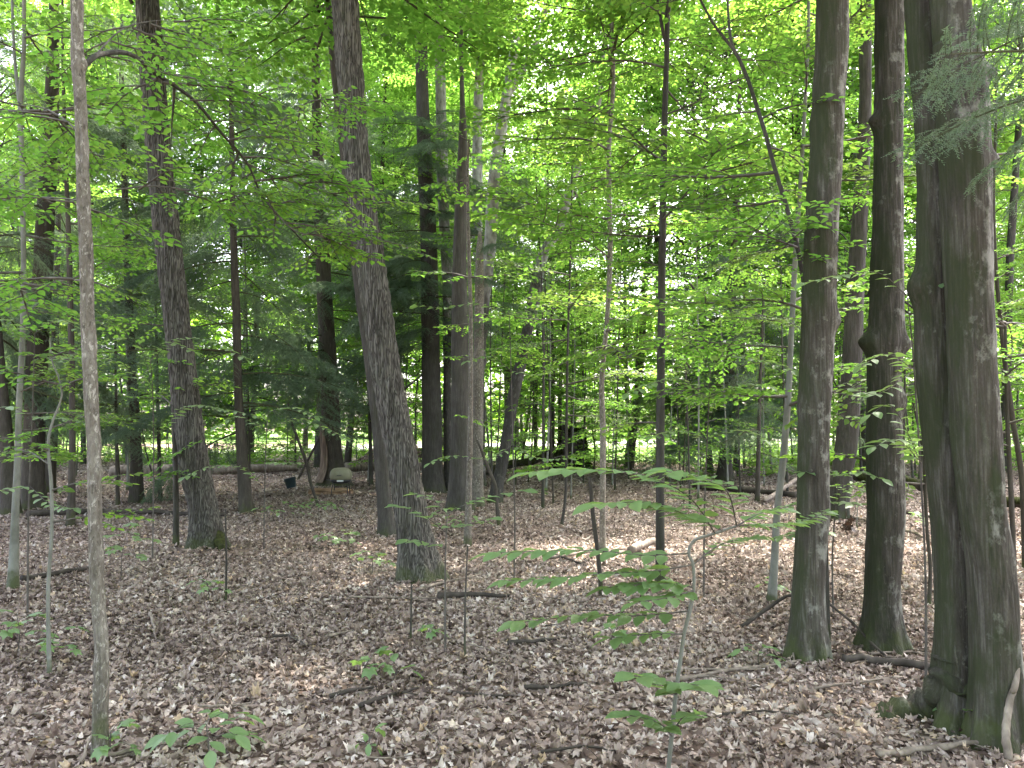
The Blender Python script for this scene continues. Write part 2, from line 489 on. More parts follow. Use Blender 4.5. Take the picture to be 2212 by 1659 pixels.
def spray(Lg, leaf, rg, dens=1.0, droop=.12, order2=True):
    """a flat leafy branch along +X; returns twig polylines and leaf arrays"""
    tw, P, D, S = [], [], [], []
    n = 9
    t = np.linspace(0, 1, n)
    bend = rg.uniform(-.12, .12)
    ax = np.stack([t * Lg, bend * Lg * t ** 2, -droop * Lg * t ** 2 + .03 * Lg * np.sin(t * 5 + rg.uniform(0, 6))], 1)
    tw.append((ax, np.linspace(.006 + .006 * Lg, .002, n)))
    def leaves_on(path, sp, start):
        seg = np.linalg.norm(np.diff(path, axis=0), axis=1); c = np.concatenate([[0], np.cumsum(seg)])
        s = start
        k = rg.integers(0, 2)
        while s < c[-1]:
            p = np.array([np.interp(s, c, path[:, i]) for i in range(3)])
            q = np.array([np.interp(min(s + .02, c[-1]), c, path[:, i]) for i in range(3)])
            f = unit(q - p + 1e-9)
            side = np.array([-f[1], f[0], 0]) * (1 if k % 2 else -1)
            P.append(p); D.append(f * rg.uniform(.35, .8) + side * .8 + np.array([0, 0, rg.uniform(-.35, .08)])); S.append(leaf * rg.uniform(.65, 1.12))
            k += 1
            s += sp * rg.uniform(.6, 1.4) / dens
        P.append(path[-1]); D.append(f if c[-1] > start else np.array([1., 0, 0])); S.append(leaf)
    leaves_on(ax[3:], leaf * .55, 0)
    m = max(3, int(Lg / (leaf * 1.7)))
    for k in range(m):
        u = .14 + .8 * (k + rg.uniform(-.3, .3)) / m
        p = np.array([np.interp(u, t, ax[:, i]) for i in range(3)])
        sgn = 1 if k % 2 else -1
        ln = Lg * (.18 + .36 * (1 - u)) * rg.uniform(.7, 1.2)
        a = sgn * R(rg.uniform(38, 62))
        d = np.array([math.cos(a), math.sin(a), rg.uniform(-.12, .16)])
        tt = np.linspace(0, 1, 5)[:, None]
        path = p + d * ln * tt + np.array([0.25 * ln, 0, -.13 * ln]) * tt ** 2
        tw.append((path, np.linspace(.004 + .002 * Lg, .0015, 5)))
        leaves_on(path, leaf * .52, .05)
        if order2 and ln > .42:
            for q in range(int(ln / .22)):
                uu = .25 + .65 * (q + rg.uniform(0, .6)) / max(1, int(ln / .22))
                pp = np.array([np.interp(uu, tt[:, 0], path[:, i]) for i in range(3)])
                a2 = a + (1 if q % 2 else -1) * R(rg.uniform(40, 60))
                l2 = ln * .38 * rg.uniform(.7, 1.2)
                p2 = pp + np.array([math.cos(a2), math.sin(a2), rg.uniform(-.12, .1)]) * l2 * tt + np.array([0, 0, -.1 * l2]) * tt ** 2
                tw.append((p2, np.linspace(.0025, .0012, 5)))
                leaves_on(p2, leaf * .52, .03)
    return tw, np.array(P), np.array(D), np.array(S)

def spray_mesh(name, Lg, leaf, seed, lmat, dens=1.0, tilt=.33, droop=.12):
    rg = np.random.default_rng(seed)
    tw, P, D, S = spray(Lg, leaf, rg, dens, droop)
    mb = MB()
    for path, r in tw:
        v, f = tube(path, r, 4); mb.add(v, f, 0)
    Nn = np.array([0, 0, 1.0]) + rg.normal(0, tilt, (len(P), 3))
    scatter(OVAL, P, D, Nn, S, rg.random(len(P)), mb, 1)
    return mb.mesh(name, [M['twig'], lmat])

SPR = {'S': [spray_mesh('leafy_branch', .8, .075, 20 + i, M['leaf']) for i in range(3)],
       'M': [spray_mesh('leafy_branch', 1.6, .085, 30 + i, M['leaf']) for i in range(4)],
       'L': [spray_mesh('leafy_branch', 2.6, .095, 40 + i, M['leaf'], .8) for i in range(4)],
       'm': [spray_mesh('leafy_branch', 1.5, .08, 50 + i, M['leaf_dark']) for i in range(4)],
       's': [spray_mesh('leafy_branch', .75, .075, 60 + i, M['leaf'], tilt=.25) for i in range(3)]}

def bough_mesh(name, Lg, seed, needle=.02, width=.0042, step=.05):
    """a drooping flat hemlock bough along +X, with real needles"""
    rg = np.random.default_rng(seed)
    mb = MB()
    n = 10
    t = np.linspace(0, 1, n)
    ax = np.stack([t * Lg, rg.uniform(-.1, .1) * Lg * t ** 2, .05 * Lg * t - .34 * Lg * t ** 2], 1)
    v, f = tube(ax, np.linspace(.005 + .006 * Lg, .002, n), 5); mb.add(v, f, 0)
    P, D, X = [], [], []
    def needles(path, s0):
        seg = np.linalg.norm(path[-1] - path[0])
        k = max(2, int(seg / .0085))
        u = np.linspace(s0, 1, k)
        m = len(path)
        q = np.stack([np.interp(u, np.linspace(0, 1, m), path[:, i]) for i in range(3)], 1)
        d = unit(path[-1] - path[0])
        side = unit(np.array([-d[1], d[0], 0]))
        sg = np.where(np.arange(k) % 2, 1, -1)[:, None]
        P.append(q); D.append(side * sg * .85 + d * .5 + rg.normal(0, .22, (k, 3)))
    m = int(Lg / step)
    for k in range(m):
        u = .1 + .88 * k / m
        p = np.array([np.interp(u, t, ax[:, i]) for i in range(3)])
        sgn = 1 if k % 2 else -1
        ln = Lg * (.10 + .36 * (1 - u) ** .8) * rg.uniform(.55, 1.2)
        if rg.random() < .22: continue
        a = sgn * R(rg.uniform(45, 70))
        tt = np.linspace(0, 1, 4)[:, None]
        path = p + np.array([math.cos(a), math.sin(a), rg.uniform(-.1, .1)]) * ln * tt + np.array([.2 * ln, 0, -.5 * ln]) * tt ** 2
        v, f = tube(path, np.linspace(.003, .0012, 4), 3); mb.add(v, f, 0)
        needles(path, .15)
        for q in range(int(ln / .045)):
            uu = .15 + .8 * q / max(1, int(ln / .045))
            pp = np.array([np.interp(uu, tt[:, 0], path[:, i]) for i in range(3)])
            a2 = a + (1 if q % 2 else -1) * R(rg.uniform(40, 65))
            l2 = min(.16, ln * .4) * rg.uniform(.5, 1.2) * (1.1 - uu * .5)
            p2 = pp + np.array([math.cos(a2), math.sin(a2), rg.uniform(-.7, .25)]) * l2 * tt + np.array([0, 0, -.6 * l2]) * tt ** 2
            needles(p2, 0)
    P = np.concatenate(P); D = np.concatenate(D)
    V = np.array([[-.5, 0, 0], [.5, 0, 0], [.0, 1, 0]])
    D = unit(D); Nn = np.array([0, 0, 1.]) + rg.normal(0, .7, P.shape)
    Xs = unit(np.cross(D, Nn))
    S = needle * rg.uniform(.7, 1.15, len(P))
    W = P[:, None] + np.stack([-Xs * width * .5, Xs * width * .5, D * S[:, None]], 1)
    F = np.arange(len(P) * 3).reshape(-1, 3)
    mb.add(W.reshape(-1, 3), F, 1, np.repeat(np.clip(.5 + rg.normal(0, .25, len(P)), 0, 1), 3))
    return mb.mesh(name, [M['hem'], M['needle']])

BOU = {'S': [bough_mesh('bough', 1.0, 70 + i, .022, .006, .045) for i in range(2)],
       'M': [bough_mesh('bough', 1.7, 80 + i, .028, .009, .04) for i in range(3)],
       'L': [bough_mesh('bough', 2.6, 90 + i, .034, .012, .045) for i in range(3)]}

def put(name, me, parent, loc, az, pitch=0.0, roll=0.0, sc=1.0):
    o = link(name, me, parent, loc)
    o.rotation_euler = (roll, -pitch, az)
    o.scale = (sc, sc, sc)
    return o

# ------------------------------------------------------------------ crowns shared between trees
def crown_mesh(name, z0, z1, rad, nspr, leaf, seed, Lrange=(1.4, 2.6), lmat='leaf', limbs=True, dens=.8):
    rg = np.random.default_rng(seed)
    mb = MB()
    base = [spray(l, leaf, np.random.default_rng(seed * 31 + i), dens) for i, l in enumerate(np.linspace(*Lrange, 5))]
    for k in range(nspr):
        u = (k + rg.random()) / nspr
        z = z0 + (z1 - z0) * u
        prof = math.sin(math.pi * min(1, (.18 + .80 * u))) ** .6
        az = rg.uniform(0, 2 * math.pi)
        b = base[rg.integers(0, 5)]
        L0 = b[1][:, 0].max()
        r0 = max(0, rad * prof * rg.uniform(.25, 1.0) - L0 * .8)
        ca, sa = math.cos(az), math.sin(az)
        pit = rg.uniform(-.15, .45) + .3 * u
        org = np.array([ca * r0, sa * r0, z])
        cp, sp_ = math.cos(pit), math.sin(pit)
        rl = rg.normal(0, .3)
        Rm = np.array([[ca, -sa, 0], [sa, ca, 0], [0, 0, 1]]) @ np.array([[cp, 0, -sp_], [0, 1, 0], [sp_, 0, cp]]) @ np.array([[1, 0, 0], [0, math.cos(rl), -math.sin(rl)], [0, math.sin(rl), math.cos(rl)]])
        tw, P, D, S = b
        for path, r in tw[:1] if nspr > 60 else tw[:8]:
            v, f = tube(path @ Rm.T + org, r, 4); mb.add(v, f, 0)
        if r0 > .3:
            tt = np.linspace(0, 1, 5)[:, None]
            hub = np.array([0, 0, z - r0 * .55])
            v, f = tube(hub * (1 - tt) + org * tt + np.array([0, 0, .12 * r0]) * np.sin(tt * np.pi), np.linspace(.02 + .008 * r0, .012, 5), 5); mb.add(v, f, 0)
        Pw = P @ Rm.T + org; Dw = D @ Rm.T
        Nn = (np.array([0, 0, 1.0]) + rg.normal(0, .38, P.shape)) @ Rm.T
        scatter(OVAL, Pw, Dw, Nn, S, np.clip(rg.random(len(P)) * .7 + rg.random() * .3, 0, 1), mb, 1)
    return mb.mesh(name, [M['grey'], M[lmat]])

CR_TALL = [crown_mesh('crown', 4.5 + i * .5, 17.0 + i, 4.6, 118, .112, 100 + i, (1.6, 3.0)) for i in range(3)]
CR_YOUNG = [crown_mesh('crown', 1.3 + .3 * i, 6.5 + .8 * i, 2.1, 26, .10, 110 + i, (.9, 1.8)) for i in range(4)]
CR_THIN = [crown_mesh('crown', .4 + .4 * i, 6.2, 1.0, 15, .095, 140 + i, (.6, 1.2)) for i in range(4)]
CR_SHRUB = [crown_mesh('foliage', .08, 1.7 + .5 * i, 1.3, 18, .10, 160 + i, (.6, 1.1)) for i in range(4)]
CR_TOP = [crown_mesh('crown', -4.5, 5.5, 4.4, 72, .13, 120 + i, (1.6, 3.0)) for i in range(3)]

# ------------------------------------------------------------------ trunks
def trunk_geometry(P, rad, kind, seed, zvis=9.0, bumps=(), nseg=None, fine=None, flare=.25):
    """P relative to base; returns mesh data arrays"""
    P = np.asarray(P, float); rad = np.asarray(rad, float)
    seg = np.linalg.norm(np.diff(P, axis=0), axis=1); c = np.concatenate([[0], np.cumsum(seg)])
    s = [0.0]
    while s[-1] < c[-1]:
        z = np.interp(s[-1], c, P[:, 2])
        s.append(s[-1] + (fine if z < zvis else max(fine, .25)))
    s = np.minimum(np.array(s), c[-1])
    Q = np.stack([np.interp(s, c, P[:, i]) for i in range(3)], 1)
    r = np.interp(s, c, rad)
    z = Q[:, 2]
    T, Nf, B = frames(Q)
    a = np.linspace(0, 2 * np.pi, nseg, endpoint=False)
    zz = z[:, None] + 0 * a[None]
    rr = r[:, None] + 0 * a[None]
    ca, sa = np.cos(a)[None] + 0 * zz, np.sin(a)[None] + 0 * zz
    ridge = np.full(zz.shape, .5)
    # lumps common to all trunks
    lump = (vnoise(ca * 1.3 + seed, sa * 1.3, zz * 1.1, seed) - .5) * .16
    disp = rr * lump
    # flare with root lobes
    k = seed % 3 + 4
    disp = disp + rr * flare * np.exp(-np.maximum(zz, 0) / (.12 + .5 * float(r[0]))) * (.55 + .6 * np.cos(k * a + seed)[None])
    if kind == 'ash':
        f = 46.0
        wx = (vnoise(ca * rr * 14, sa * rr * 14, zz * 5, seed + 5) - .5) * 1.5
        n1 = vnoise(ca * rr * f + wx, sa * rr * f + wx, zz * 7.5, seed + 1)
        n2 = vnoise(ca * rr * f * 2, sa * rr * f * 2, zz * 18, seed + 2)
        rd = 1 - np.abs(2 * n1 - 1)
        ridge = np.clip(.8 * np.clip(1.35 - rd * 1.35, 0, 1) + .2 * n2, 0, 1)
        disp = disp + (ridge - .6) * .02
    elif kind == 'maple':
        n1 = vnoise(ca * rr * 30, sa * rr * 30, zz * 3.2, seed + 1)
        n2 = vnoise(ca * rr * 70, sa * rr * 70, zz * 12, seed + 2)
        ridge = np.clip(.6 * n1 + .4 * n2, 0, 1)
        disp = disp + (ridge - .5) * .014
        disp = disp + (vnoise(ca * 2 + seed, sa * 2, zz * 4, seed + 9) - .5) * .012
    for (bz, bx, amp, size) in bumps:
        # bx: -1 left edge, 0 towards the camera, 1 right edge
        ang = {-1: np.pi, 0: -np.pi / 2, 1: 0.0}[bx]
        da = np.abs((a - ang + np.pi) % (2 * np.pi) - np.pi)[None]
        disp = disp + amp * np.exp(-((zz - bz) / size) ** 2 - (da * rr / (size * 1.1)) ** 2)
    V = Q[:, None] + (rr + disp)[:, :, None] * (np.cos(a)[None, :, None] * Nf[:, None] + np.sin(a)[None, :, None] * B[:, None])
    F = grid_quads(len(Q), nseg)
    return V.reshape(-1, 3), F, ridge.ravel()

class Tree:
    pass

def world_path(spec, Y, dlean=0.0):
    pts, rad = [], []
    for (px, py, wd) in spec:
        yy = Y + dlean * (spec[0][1] - py) / 1000.0
        p = at(px, py, yy)
        dist = yy * CP + (p[2] - CAM_H) * SP
        pts.append(p); rad.append(wd * .5 / FPX * dist)
    return np.array(pts), np.array(rad)

def hand_tree(name, label, spec, barkm, cat='tree', group=None, top=None, kind='plain', bumps=(), dlean=0.0, Y=None, detail=False, flare=.25, crown=False, sink=.12, cr_sc=1.0):
    b = ground_at(spec[0][0], spec[0][1]) if Y is None else at(spec[0][0], spec[0][1], Y)
    Yb = b[1]
    pts, rad = world_path(spec, Yb, dlean)
    gb = np.array([pts[0][0], pts[0][1], float(gz(pts[0][0], pts[0][1]))])
    pts[0] = gb if Y is None else pts[0]
    d0 = unit(pts[1] - pts[0])
    P = np.vstack([pts[0] - d0 * sink, pts]); rr = np.concatenate([[rad[0] * 1.05], rad])
    if top:                                         # carry on above the picture
        d = unit(P[-1] - P[-3]); d = unit(d + np.array([0, 0, 1.0]))
        n = 4
        for k in range(1, n + 1):
            hgt = (top - P[-1][2]) / (n - k + 1)
            P = np.vstack([P, P[-1] + d * max(.2, hgt) / max(.4, d[2])])
            rr = np.append(rr, rad[-1] * (1 - .72 * k / n))
            d = unit(d + np.array([0, 0, .5]))
    base = gb.copy()
    seed = sum(ord(ch) * (i + 1) for i, ch in enumerate(label)) % 997
    S = smooth_path(np.hstack([P, rr[:, None]]), 8)
    Pq, rq = S[:, :3] - base, np.maximum(S[:, 3], .003)
    t = thing(name, label, cat, base, group)
    wmax = max(s[2] for s in spec)
    nseg = 88 if detail else int(np.clip(wmax * .6, 7, 26))
    fine = .016 if detail else .07
    bz = [(at(spec[0][0], by, Yb)[2] - base[2], bx, amp / FPX * Yb, size / FPX * Yb) for (by, bx, amp, size) in bumps]
    v, f, ridge = trunk_geometry(Pq, rq, kind, seed, 7.0, bz, nseg, fine, flare)
    me = mesh_from('trunk', v, [f], [M[barkm]], None, None, ridge)
    link('trunk', me, t)
    T = Tree()
    T.o, T.base, T.P, T.r, T.seed, T.rg = t, base, Pq, rq, seed, np.random.default_rng(seed)
    if crown:
        o = put('crown', CR_TOP[seed % 3], t, T.P[-1] - np.array([0, 0, 1.0]), T.rg.uniform(0, 6.28), 0, 0, cr_sc)
    return T

def along(T, z):
    """point on a tree's stem at height z above its base"""
    i = np.argmax(T.P[:, 2] > z) if (T.P[:, 2] > z).any() else len(T.P) - 1
    i = max(1, i)
    a, b = T.P[i - 1], T.P[i]
    u = 0 if b[2] == a[2] else np.clip((z - a[2]) / (b[2] - a[2]), 0, 1)
    return a * (1 - u) + b * u, T.r[i - 1] * (1 - u) + T.r[i] * u

def leafy(T, z0, z1, n, kinds='M', az=None, sc=(.7, 1.2), pit=(-.05, .3), spread=3.14):
    for k in range(n):
        z = z0 + (z1 - z0) * (k + T.rg.random()) / n
        p, r = along(T, z)
        kd = kinds[T.rg.integers(0, len(kinds))]
        a = T.rg.uniform(0, 6.283) if az is None else az + T.rg.uniform(-spread, spread)
        put('branch', SPR[kd][T.rg.integers(0, len(SPR[kd]))], T.o, p, a, T.rg.uniform(*pit), T.rg.normal(0, .18), T.rg.uniform(*sc))

def boughs(T, z0, z1, n, kinds='M', az=None, spread=3.14, sc=(.75, 1.25), pit=(-.3, .15), taper=True):
    for k in range(n):
        u = (k + T.rg.random()) / n
        z = z0 + (z1 - z0) * u
        p, r = along(T, z)
        kd = kinds[T.rg.integers(0, len(kinds))]
        a = T.rg.uniform(0, 6.283) if az is None else az + T.rg.uniform(-spread, spread)
        s = T.rg.uniform(*sc) * ((1.15 - .55 * u) if taper else 1)
        put('bough', BOU[kd][T.rg.integers(0, len(BOU[kd]))], T.o, p, a, T.rg.uniform(*pit), T.rg.normal(0, .45), s)

def limb(T, pts, r0, r1, barkm='twig', name='branch', nseg=7):
    """a bare branch through picture points (px, py, Y)"""
    P = smooth_path([at(*p) for p in pts], 6) - T.base
    v, f = tube(P, np.linspace(r0, r1, len(P)), nseg)
    o = link(name, mesh_from(name, v, [f], [M[barkm]]), T.o)
    return P

def sprays_on(T, P, n, kinds='s', u0=.25, sc=(.7, 1.1), flat=True, up=.1):
    for k in range(n):
        u = u0 + (1 - u0) * (k + T.rg.random() * .8) / n
        x = u * (len(P) - 1); i = min(int(x), len(P) - 2)
        p = P[i] + (P[i + 1] - P[i]) * (x - i)
        d = P[i + 1] - P[i]
        a = math.atan2(d[1], d[0]) + (1 if k % 2 else -1) * T.rg.uniform(.5, 1.3)
        kd = kinds[T.rg.integers(0, len(kinds))]
        put('branch', SPR[kd][T.rg.integers(0, len(SPR[kd]))], T.o, p, a, T.rg.uniform(-.1, up), T.rg.normal(0, .15), T.rg.uniform(*sc))

# ================================================================== THE SETTING
def sheet(name, xs, ys, m, dz=0.0, kind="structure"):
    X, Y = np.meshgrid(xs, ys)
    V = np.stack([X, Y, gz(X, Y) + dz], -1).reshape(-1, 3)
    o = link(name, mesh_from(name, V, [grid_quads(len(ys), len(xs), False)], [m]))
    o["kind"] = kind
    return o
def stretch(lo, mid0, mid1, hi, step, nout):
    return np.concatenate([-np.geomspace(-lo, -mid0, nout)[:-1] if mid0 < 0 else np.linspace(lo, mid0, nout)[:-1], np.arange(mid0, mid1, step), np.geomspace(mid1, hi, nout)])
sheet('ground', stretch(-600, -24, 24, 600, .16, 22), np.concatenate([np.linspace(-60, 1.5, 16)[:-1], np.arange(1.5, 34, .14), np.geomspace(34, 900, 46)]), M['ground'])

def meadow():
    xs = np.concatenate([np.linspace(-120, -30, 14)[:-1], np.linspace(-30, 50, 100), np.linspace(50, 160, 14)[1:]])
    n = 36
    edge = 32.5 + 4.0 * vnoise(xs * .15, xs * 0, seed=21) + np.clip((-xs - 2) * 2.2, 0, 34)
    t = np.linspace(0, 1, n)[:, None] ** 2
    Y = edge[None] * (1 - t) + 260 * t
    X = np.broadcast_to(xs[None], Y.shape)
    V = np.stack([X, Y, gz(X, Y) + .05], -1).reshape(-1, 3)
    o = link('meadow', mesh_from('meadow', V, [grid_quads(n, len(xs), False)], [M['field']]))
    o["kind"] = "structure"
meadow()

def gravel_road():
    c = smooth_path([(-80, 30, 0), (-40, 38, 0), (-24, 43, 0), (-15, 48.5, 0), (-6, 58, 0), (8, 72, 0), (30, 86, 0), (70, 96, 0)], 12)
    T = unit(np.gradient(c, axis=0)); S = np.stack([-T[:, 1], T[:, 0], 0 * T[:, 0]], 1)
    o = np.linspace(-1, 1, 7)
    P = c[:, None] + S[:, None] * (o[None, :, None] * 4.6)
    P = P + (vnoise(P[..., 0] * .8, P[..., 1] * .8, seed=5)[..., None] - .5) * S[:, None] * .8
    P[..., 2] = gz(P[..., 0], P[..., 1]) + .10
    ob = link('gravel_road', mesh_from('gravel_road', P.reshape(-1, 3), [grid_quads(len(c), 7, False)], [M['road']]))
    ob["kind"] = "structure"
gravel_road()

# ------------------------------------------------------------------ fallen leaves
def litter():
    mb = MB()
    rg = np.random.default_rng(5)
    def region(n, y0, y1, tmpl, size, lift, tl=.42):
        # equal chance per area inside the wedge in view (and a step to either side)
        y = np.sqrt(rg.uniform(y0 ** 2, y1 ** 2, n))
        x = rg.uniform(-1, 1, n) * (y * .78 + 1.2)
        z = gz(x, y) + rg.uniform(.002, lift, n)
        P = np.stack([x, y, z], 1)
        az = rg.uniform(0, 6.283, n)
        D = np.stack([np.cos(az), np.sin(az), rg.normal(0, tl * .6, n)], 1)
        Nn = np.array([0, 0, 1.]) + rg.normal(0, tl, (n, 3))
        S = size * rg.uniform(.55, 1.25, n)
        patch = vnoise(x * .9, y * .9, seed=17) * .5 + vnoise(x * 3, y * 3, seed=18) * .25
        tint = np.clip(rg.normal(.5, .27, n) + (patch - .38) * .7, 0, 1)
        scatter(tmpl, P, D, Nn, S, tint, mb, 0, rg.normal(0, 4.2, n))
    beech = leaf_shape('beech'); oval = OVAL
    mp = leaf_shape('maple')
    region(30000, 2.6, 8.5, mp, .050, .03)
    region(76000, 2.6, 9.0, oval, .042, .03)
    region(110000, 8.0, 17., oval, .053, .03)
    region(80000, 16., 36., oval, .082, .03, .2)
    o = link('fallen_leaves', mb.mesh('fallen_leaves', [M['litter']]))
    o["kind"] = "stuff"
    o["label"] = "brown and tan dead leaves covering the forest floor"
litter()

def twig_litter():
    mb = MB(); rg = np.random.default_rng(15)
    n = 520
    y = np.sqrt(rg.uniform(2.8 ** 2, 15 ** 2, n)); x = rg.uniform(-1, 1, n) * (y * .75 + .6)
    for i in range(n):
        a = rg.uniform(0, 6.283); l = rg.uniform(.08, .45)
        d = np.array([math.cos(a), math.sin(a), rg.uniform(-.08, .12)])
        t = np.linspace(0, 1, 5)[:, None]
        P = np.array([x[i], y[i], float(gz(x[i], y[i])) + .035]) + d * l * t + np.array([-d[1], d[0], 0]) * l * rg.uniform(-.25, .25) * np.sin(t * rg.uniform(2, 5))
        v, f = tube(P, np.linspace(1, .5, 5) * rg.uniform(.0018, .005), 4)
        mb.add(v, f, int(rg.random() < .5))
    o = link('twig_litter', mb.mesh('twig_litter', [M['pale_wood'], M['dark_wood']]))
    o["kind"] = "stuff"; o["label"] = "thin broken twigs strewn over the dead leaves"
twig_litter()

def low_plants():
    """ground cover at the bright edge of the wood"""
    mb = MB(); rg = np.random.default_rng(8)
    n = 8000
    y = rg.uniform(23, 48, n); x = rg.uniform(-1, 1, n) * (y * .75)
    keep = (vnoise(x * .35, y * .35, seed=31) + (y - 30) * .02 + (x > 0) * .06 > .55)
    x, y = x[keep], y[keep]
    for _ in range(9):
        k = len(x)
        az = rg.uniform(0, 6.283, k)
        h = rg.uniform(.05, .42, k) * (.4 + vnoise(x * .5, y * .5, seed=33))
        P = np.stack([x + np.cos(az) * .12, y + np.sin(az) * .12, gz(x, y) + h], 1)
        D = np.stack([np.cos(az), np.sin(az), rg.uniform(-.4, .3, k)], 1)
        scatter(OVAL, P, D, np.array([0, 0, 1.]) + rg.normal(0, .3, (k, 3)), rg.uniform(.10, .2, k), rg.uniform(.3, 1, k), mb, 0)
    o = link('ground_cover', mb.mesh('ground_cover', [M['leaf']]))
    o["kind"] = "stuff"; o["label"] = "low bright green plants at the sunlit edge of the wood"
low_plants()

def far_wood():
    """the wood beyond the meadow, read as one mass"""
    mb = MB(); rg = np.random.default_rng(9)
    n = 130000
    x = rg.uniform(-110, 130, n); dep = rg.random(n)
    y = 96 + 22 * dep + 6 * np.sin(x * .07) + 5 * vnoise(x * .2, 0 * x, seed=41)
    top = 13 + 9 * vnoise(x * .11, y * .09, seed=42) + 4 * vnoise(x * .5, y * .4, seed=43)
    z = top * rg.random(n) ** .8
    c = vnoise(x * .35, y * .35, z * .35, seed=44)
    k = c > .40
    P = np.stack([x, y, z], 1)[k]
    n = len(P)
    az = rg.uniform(0, 6.283, n)
    D = np.stack([np.cos(az), np.sin(az), rg.normal(0, .4, n)], 1)
    scatter(OVAL, P, D, np.array([0, 0, 1.]) + rg.normal(0, .5, (n, 3)), rg.uniform(.55, 1.2, n), rg.random(n), mb, 0)
    o = link('far_wood', mb.mesh('far_wood', [M['far_leaf']]))
    o["kind"] = "stuff"; o["label"] = "leafy wood closing the far side of the meadow"
far_wood()

def surrounding_wood():
    """the same wood carrying on behind the place the picture was taken from"""
    mb = MB(); rg = np.random.default_rng(19)
    n = 60000
    x = rg.uniform(-34, 34, n); y = rg.uniform(-32, -7, n)
    z = 1.2 + 17 * rg.random(n)
    k = vnoise(x * .3, y * .3, z * .35, seed=61) > .44
    P = np.stack([x, y, z], 1)[k]; n = len(P)
    az = rg.uniform(0, 6.283, n)
    D = np.stack([np.cos(az), np.sin(az), rg.normal(0, .3, n)], 1)
    scatter(OVAL, P, D, np.array([0, 0, 1.]) + rg.normal(0, .5, (n, 3)), rg.uniform(.2, .38, n), rg.random(n), mb, 0)
    o = link('surrounding_wood', mb.mesh('surrounding_wood', [M['far_leaf']]))
    o["kind"] = "stuff"; o["label"] = "leafy wood carrying on around the viewing place"
surrounding_wood()

# ================================================================== TREES ONE CAN POINT TO  (px, py, width) along each stem
BIG = 'mature trees of the wood'
SAP = 'slender understory stems'
HEM = 'dark hemlocks'
# --- the front row
T1 = hand_tree('maple_tree', 'slim straight tree with pale flaking mottled bark, bare trunk crossing the whole picture height', [(214, 1637, 33), (220, 1430, 33), (210, 1250, 31), (207, 1106, 28), (200, 922, 28), (190, 700, 26), (186, 553, 25), (175, 250, 24), (164, 0, 23)], 'mottled', top=8.5, crown=False, kind='maple', group=BIG, detail=True, bumps=[(1020, 1, 6, 12), (140, 1, 8, 14), (1440, -1, 5, 14)], flare=.15)
T2 = hand_tree('ash_tree', 'thick dark furrowed trunk tilting left with moss at its foot', [(446, 1182, 78), (440, 1106, 60), (417, 990, 60), (393, 788, 55), (367, 553, 53), (343, 336, 50), (318, 0, 50)], 'ash', top=13, crown=True, kind='ash', group=BIG, detail=True)
T3 = hand_tree('ash_tree', 'leaning thick trunk with deeply furrowed grey bark and mossy foot, standing in mid wood', [(907, 1254, 98), (895, 1150, 74), (870, 990, 66), (837, 822, 63), (798, 553, 63), (770, 336, 59), (745, 0, 57)], 'ash', top=12, crown=True, kind='ash', group=BIG, detail=True)
T3b = hand_tree('ash_tree', 'dark stem tucked close behind the leaning furrowed trunk', [(838, 1157, 40), (831, 1090, 31), (818, 922, 29), (806, 830, 27), (775, 600, 25), (745, 330, 22), (715, 60, 18)], 'grey', top=13, crown=True, group=BIG)
R5 = hand_tree('maple_tree', 'tall dark mossy trunk with vertical bark cracks and a burl on its right edge', [(1746, 1424, 86), (1745, 1340, 74), (1746, 1256, 70), (1754, 1106, 68), (1758, 956, 64), (1764, 788, 64), (1768, 690, 66), (1772, 553, 68), (1785, 336, 67), (1793, 202, 67), (1800, 0, 68)], 'maple', top=12, crown=True, kind='maple', group=BIG, detail=True, bumps=[(690, 1, 13, 22), (270, -1, 5, 30), (880, -1, 4, 30)])
R6 = hand_tree('maple_tree', 'dark trunk with knobbly burls on both edges and flared foot', [(1906, 1404, 100), (1906, 1350, 82), (1906, 1256, 70), (1911, 1106, 76), (1912, 922, 70), (1911, 800, 66), (1913, 740, 74), (1915, 690, 69), (1917, 553, 63), (1920, 336, 59), (1920, 100, 58), (1920, 0, 58)], 'maple', top=13, crown=True, kind='maple', group=BIG, detail=True, bumps=[(742, -1, 19, 20), (742, 1, 17, 18), (865, 1, 11, 22), (262, -1, 16, 16)])
R7 = hand_tree('maple_tree', 'massive twin-stemmed trunk with a dark seam, knot hole and mossy root', [(2158, 1600, 106), (2152, 1500, 95), (2142, 1256, 93), (2122, 1106, 90), (2106, 900, 90), (2096, 700, 92), (2090, 553, 94), (2084, 336, 100), (2074, 180, 100), (2062, 90, 86), (2052, 0, 78)], 'maple', top=12, crown=True, kind='maple', group=BIG, detail=True, Y=3.98, flare=.5, bumps=[(165, 1, 26, 18), (345, 1, 24, 16)])

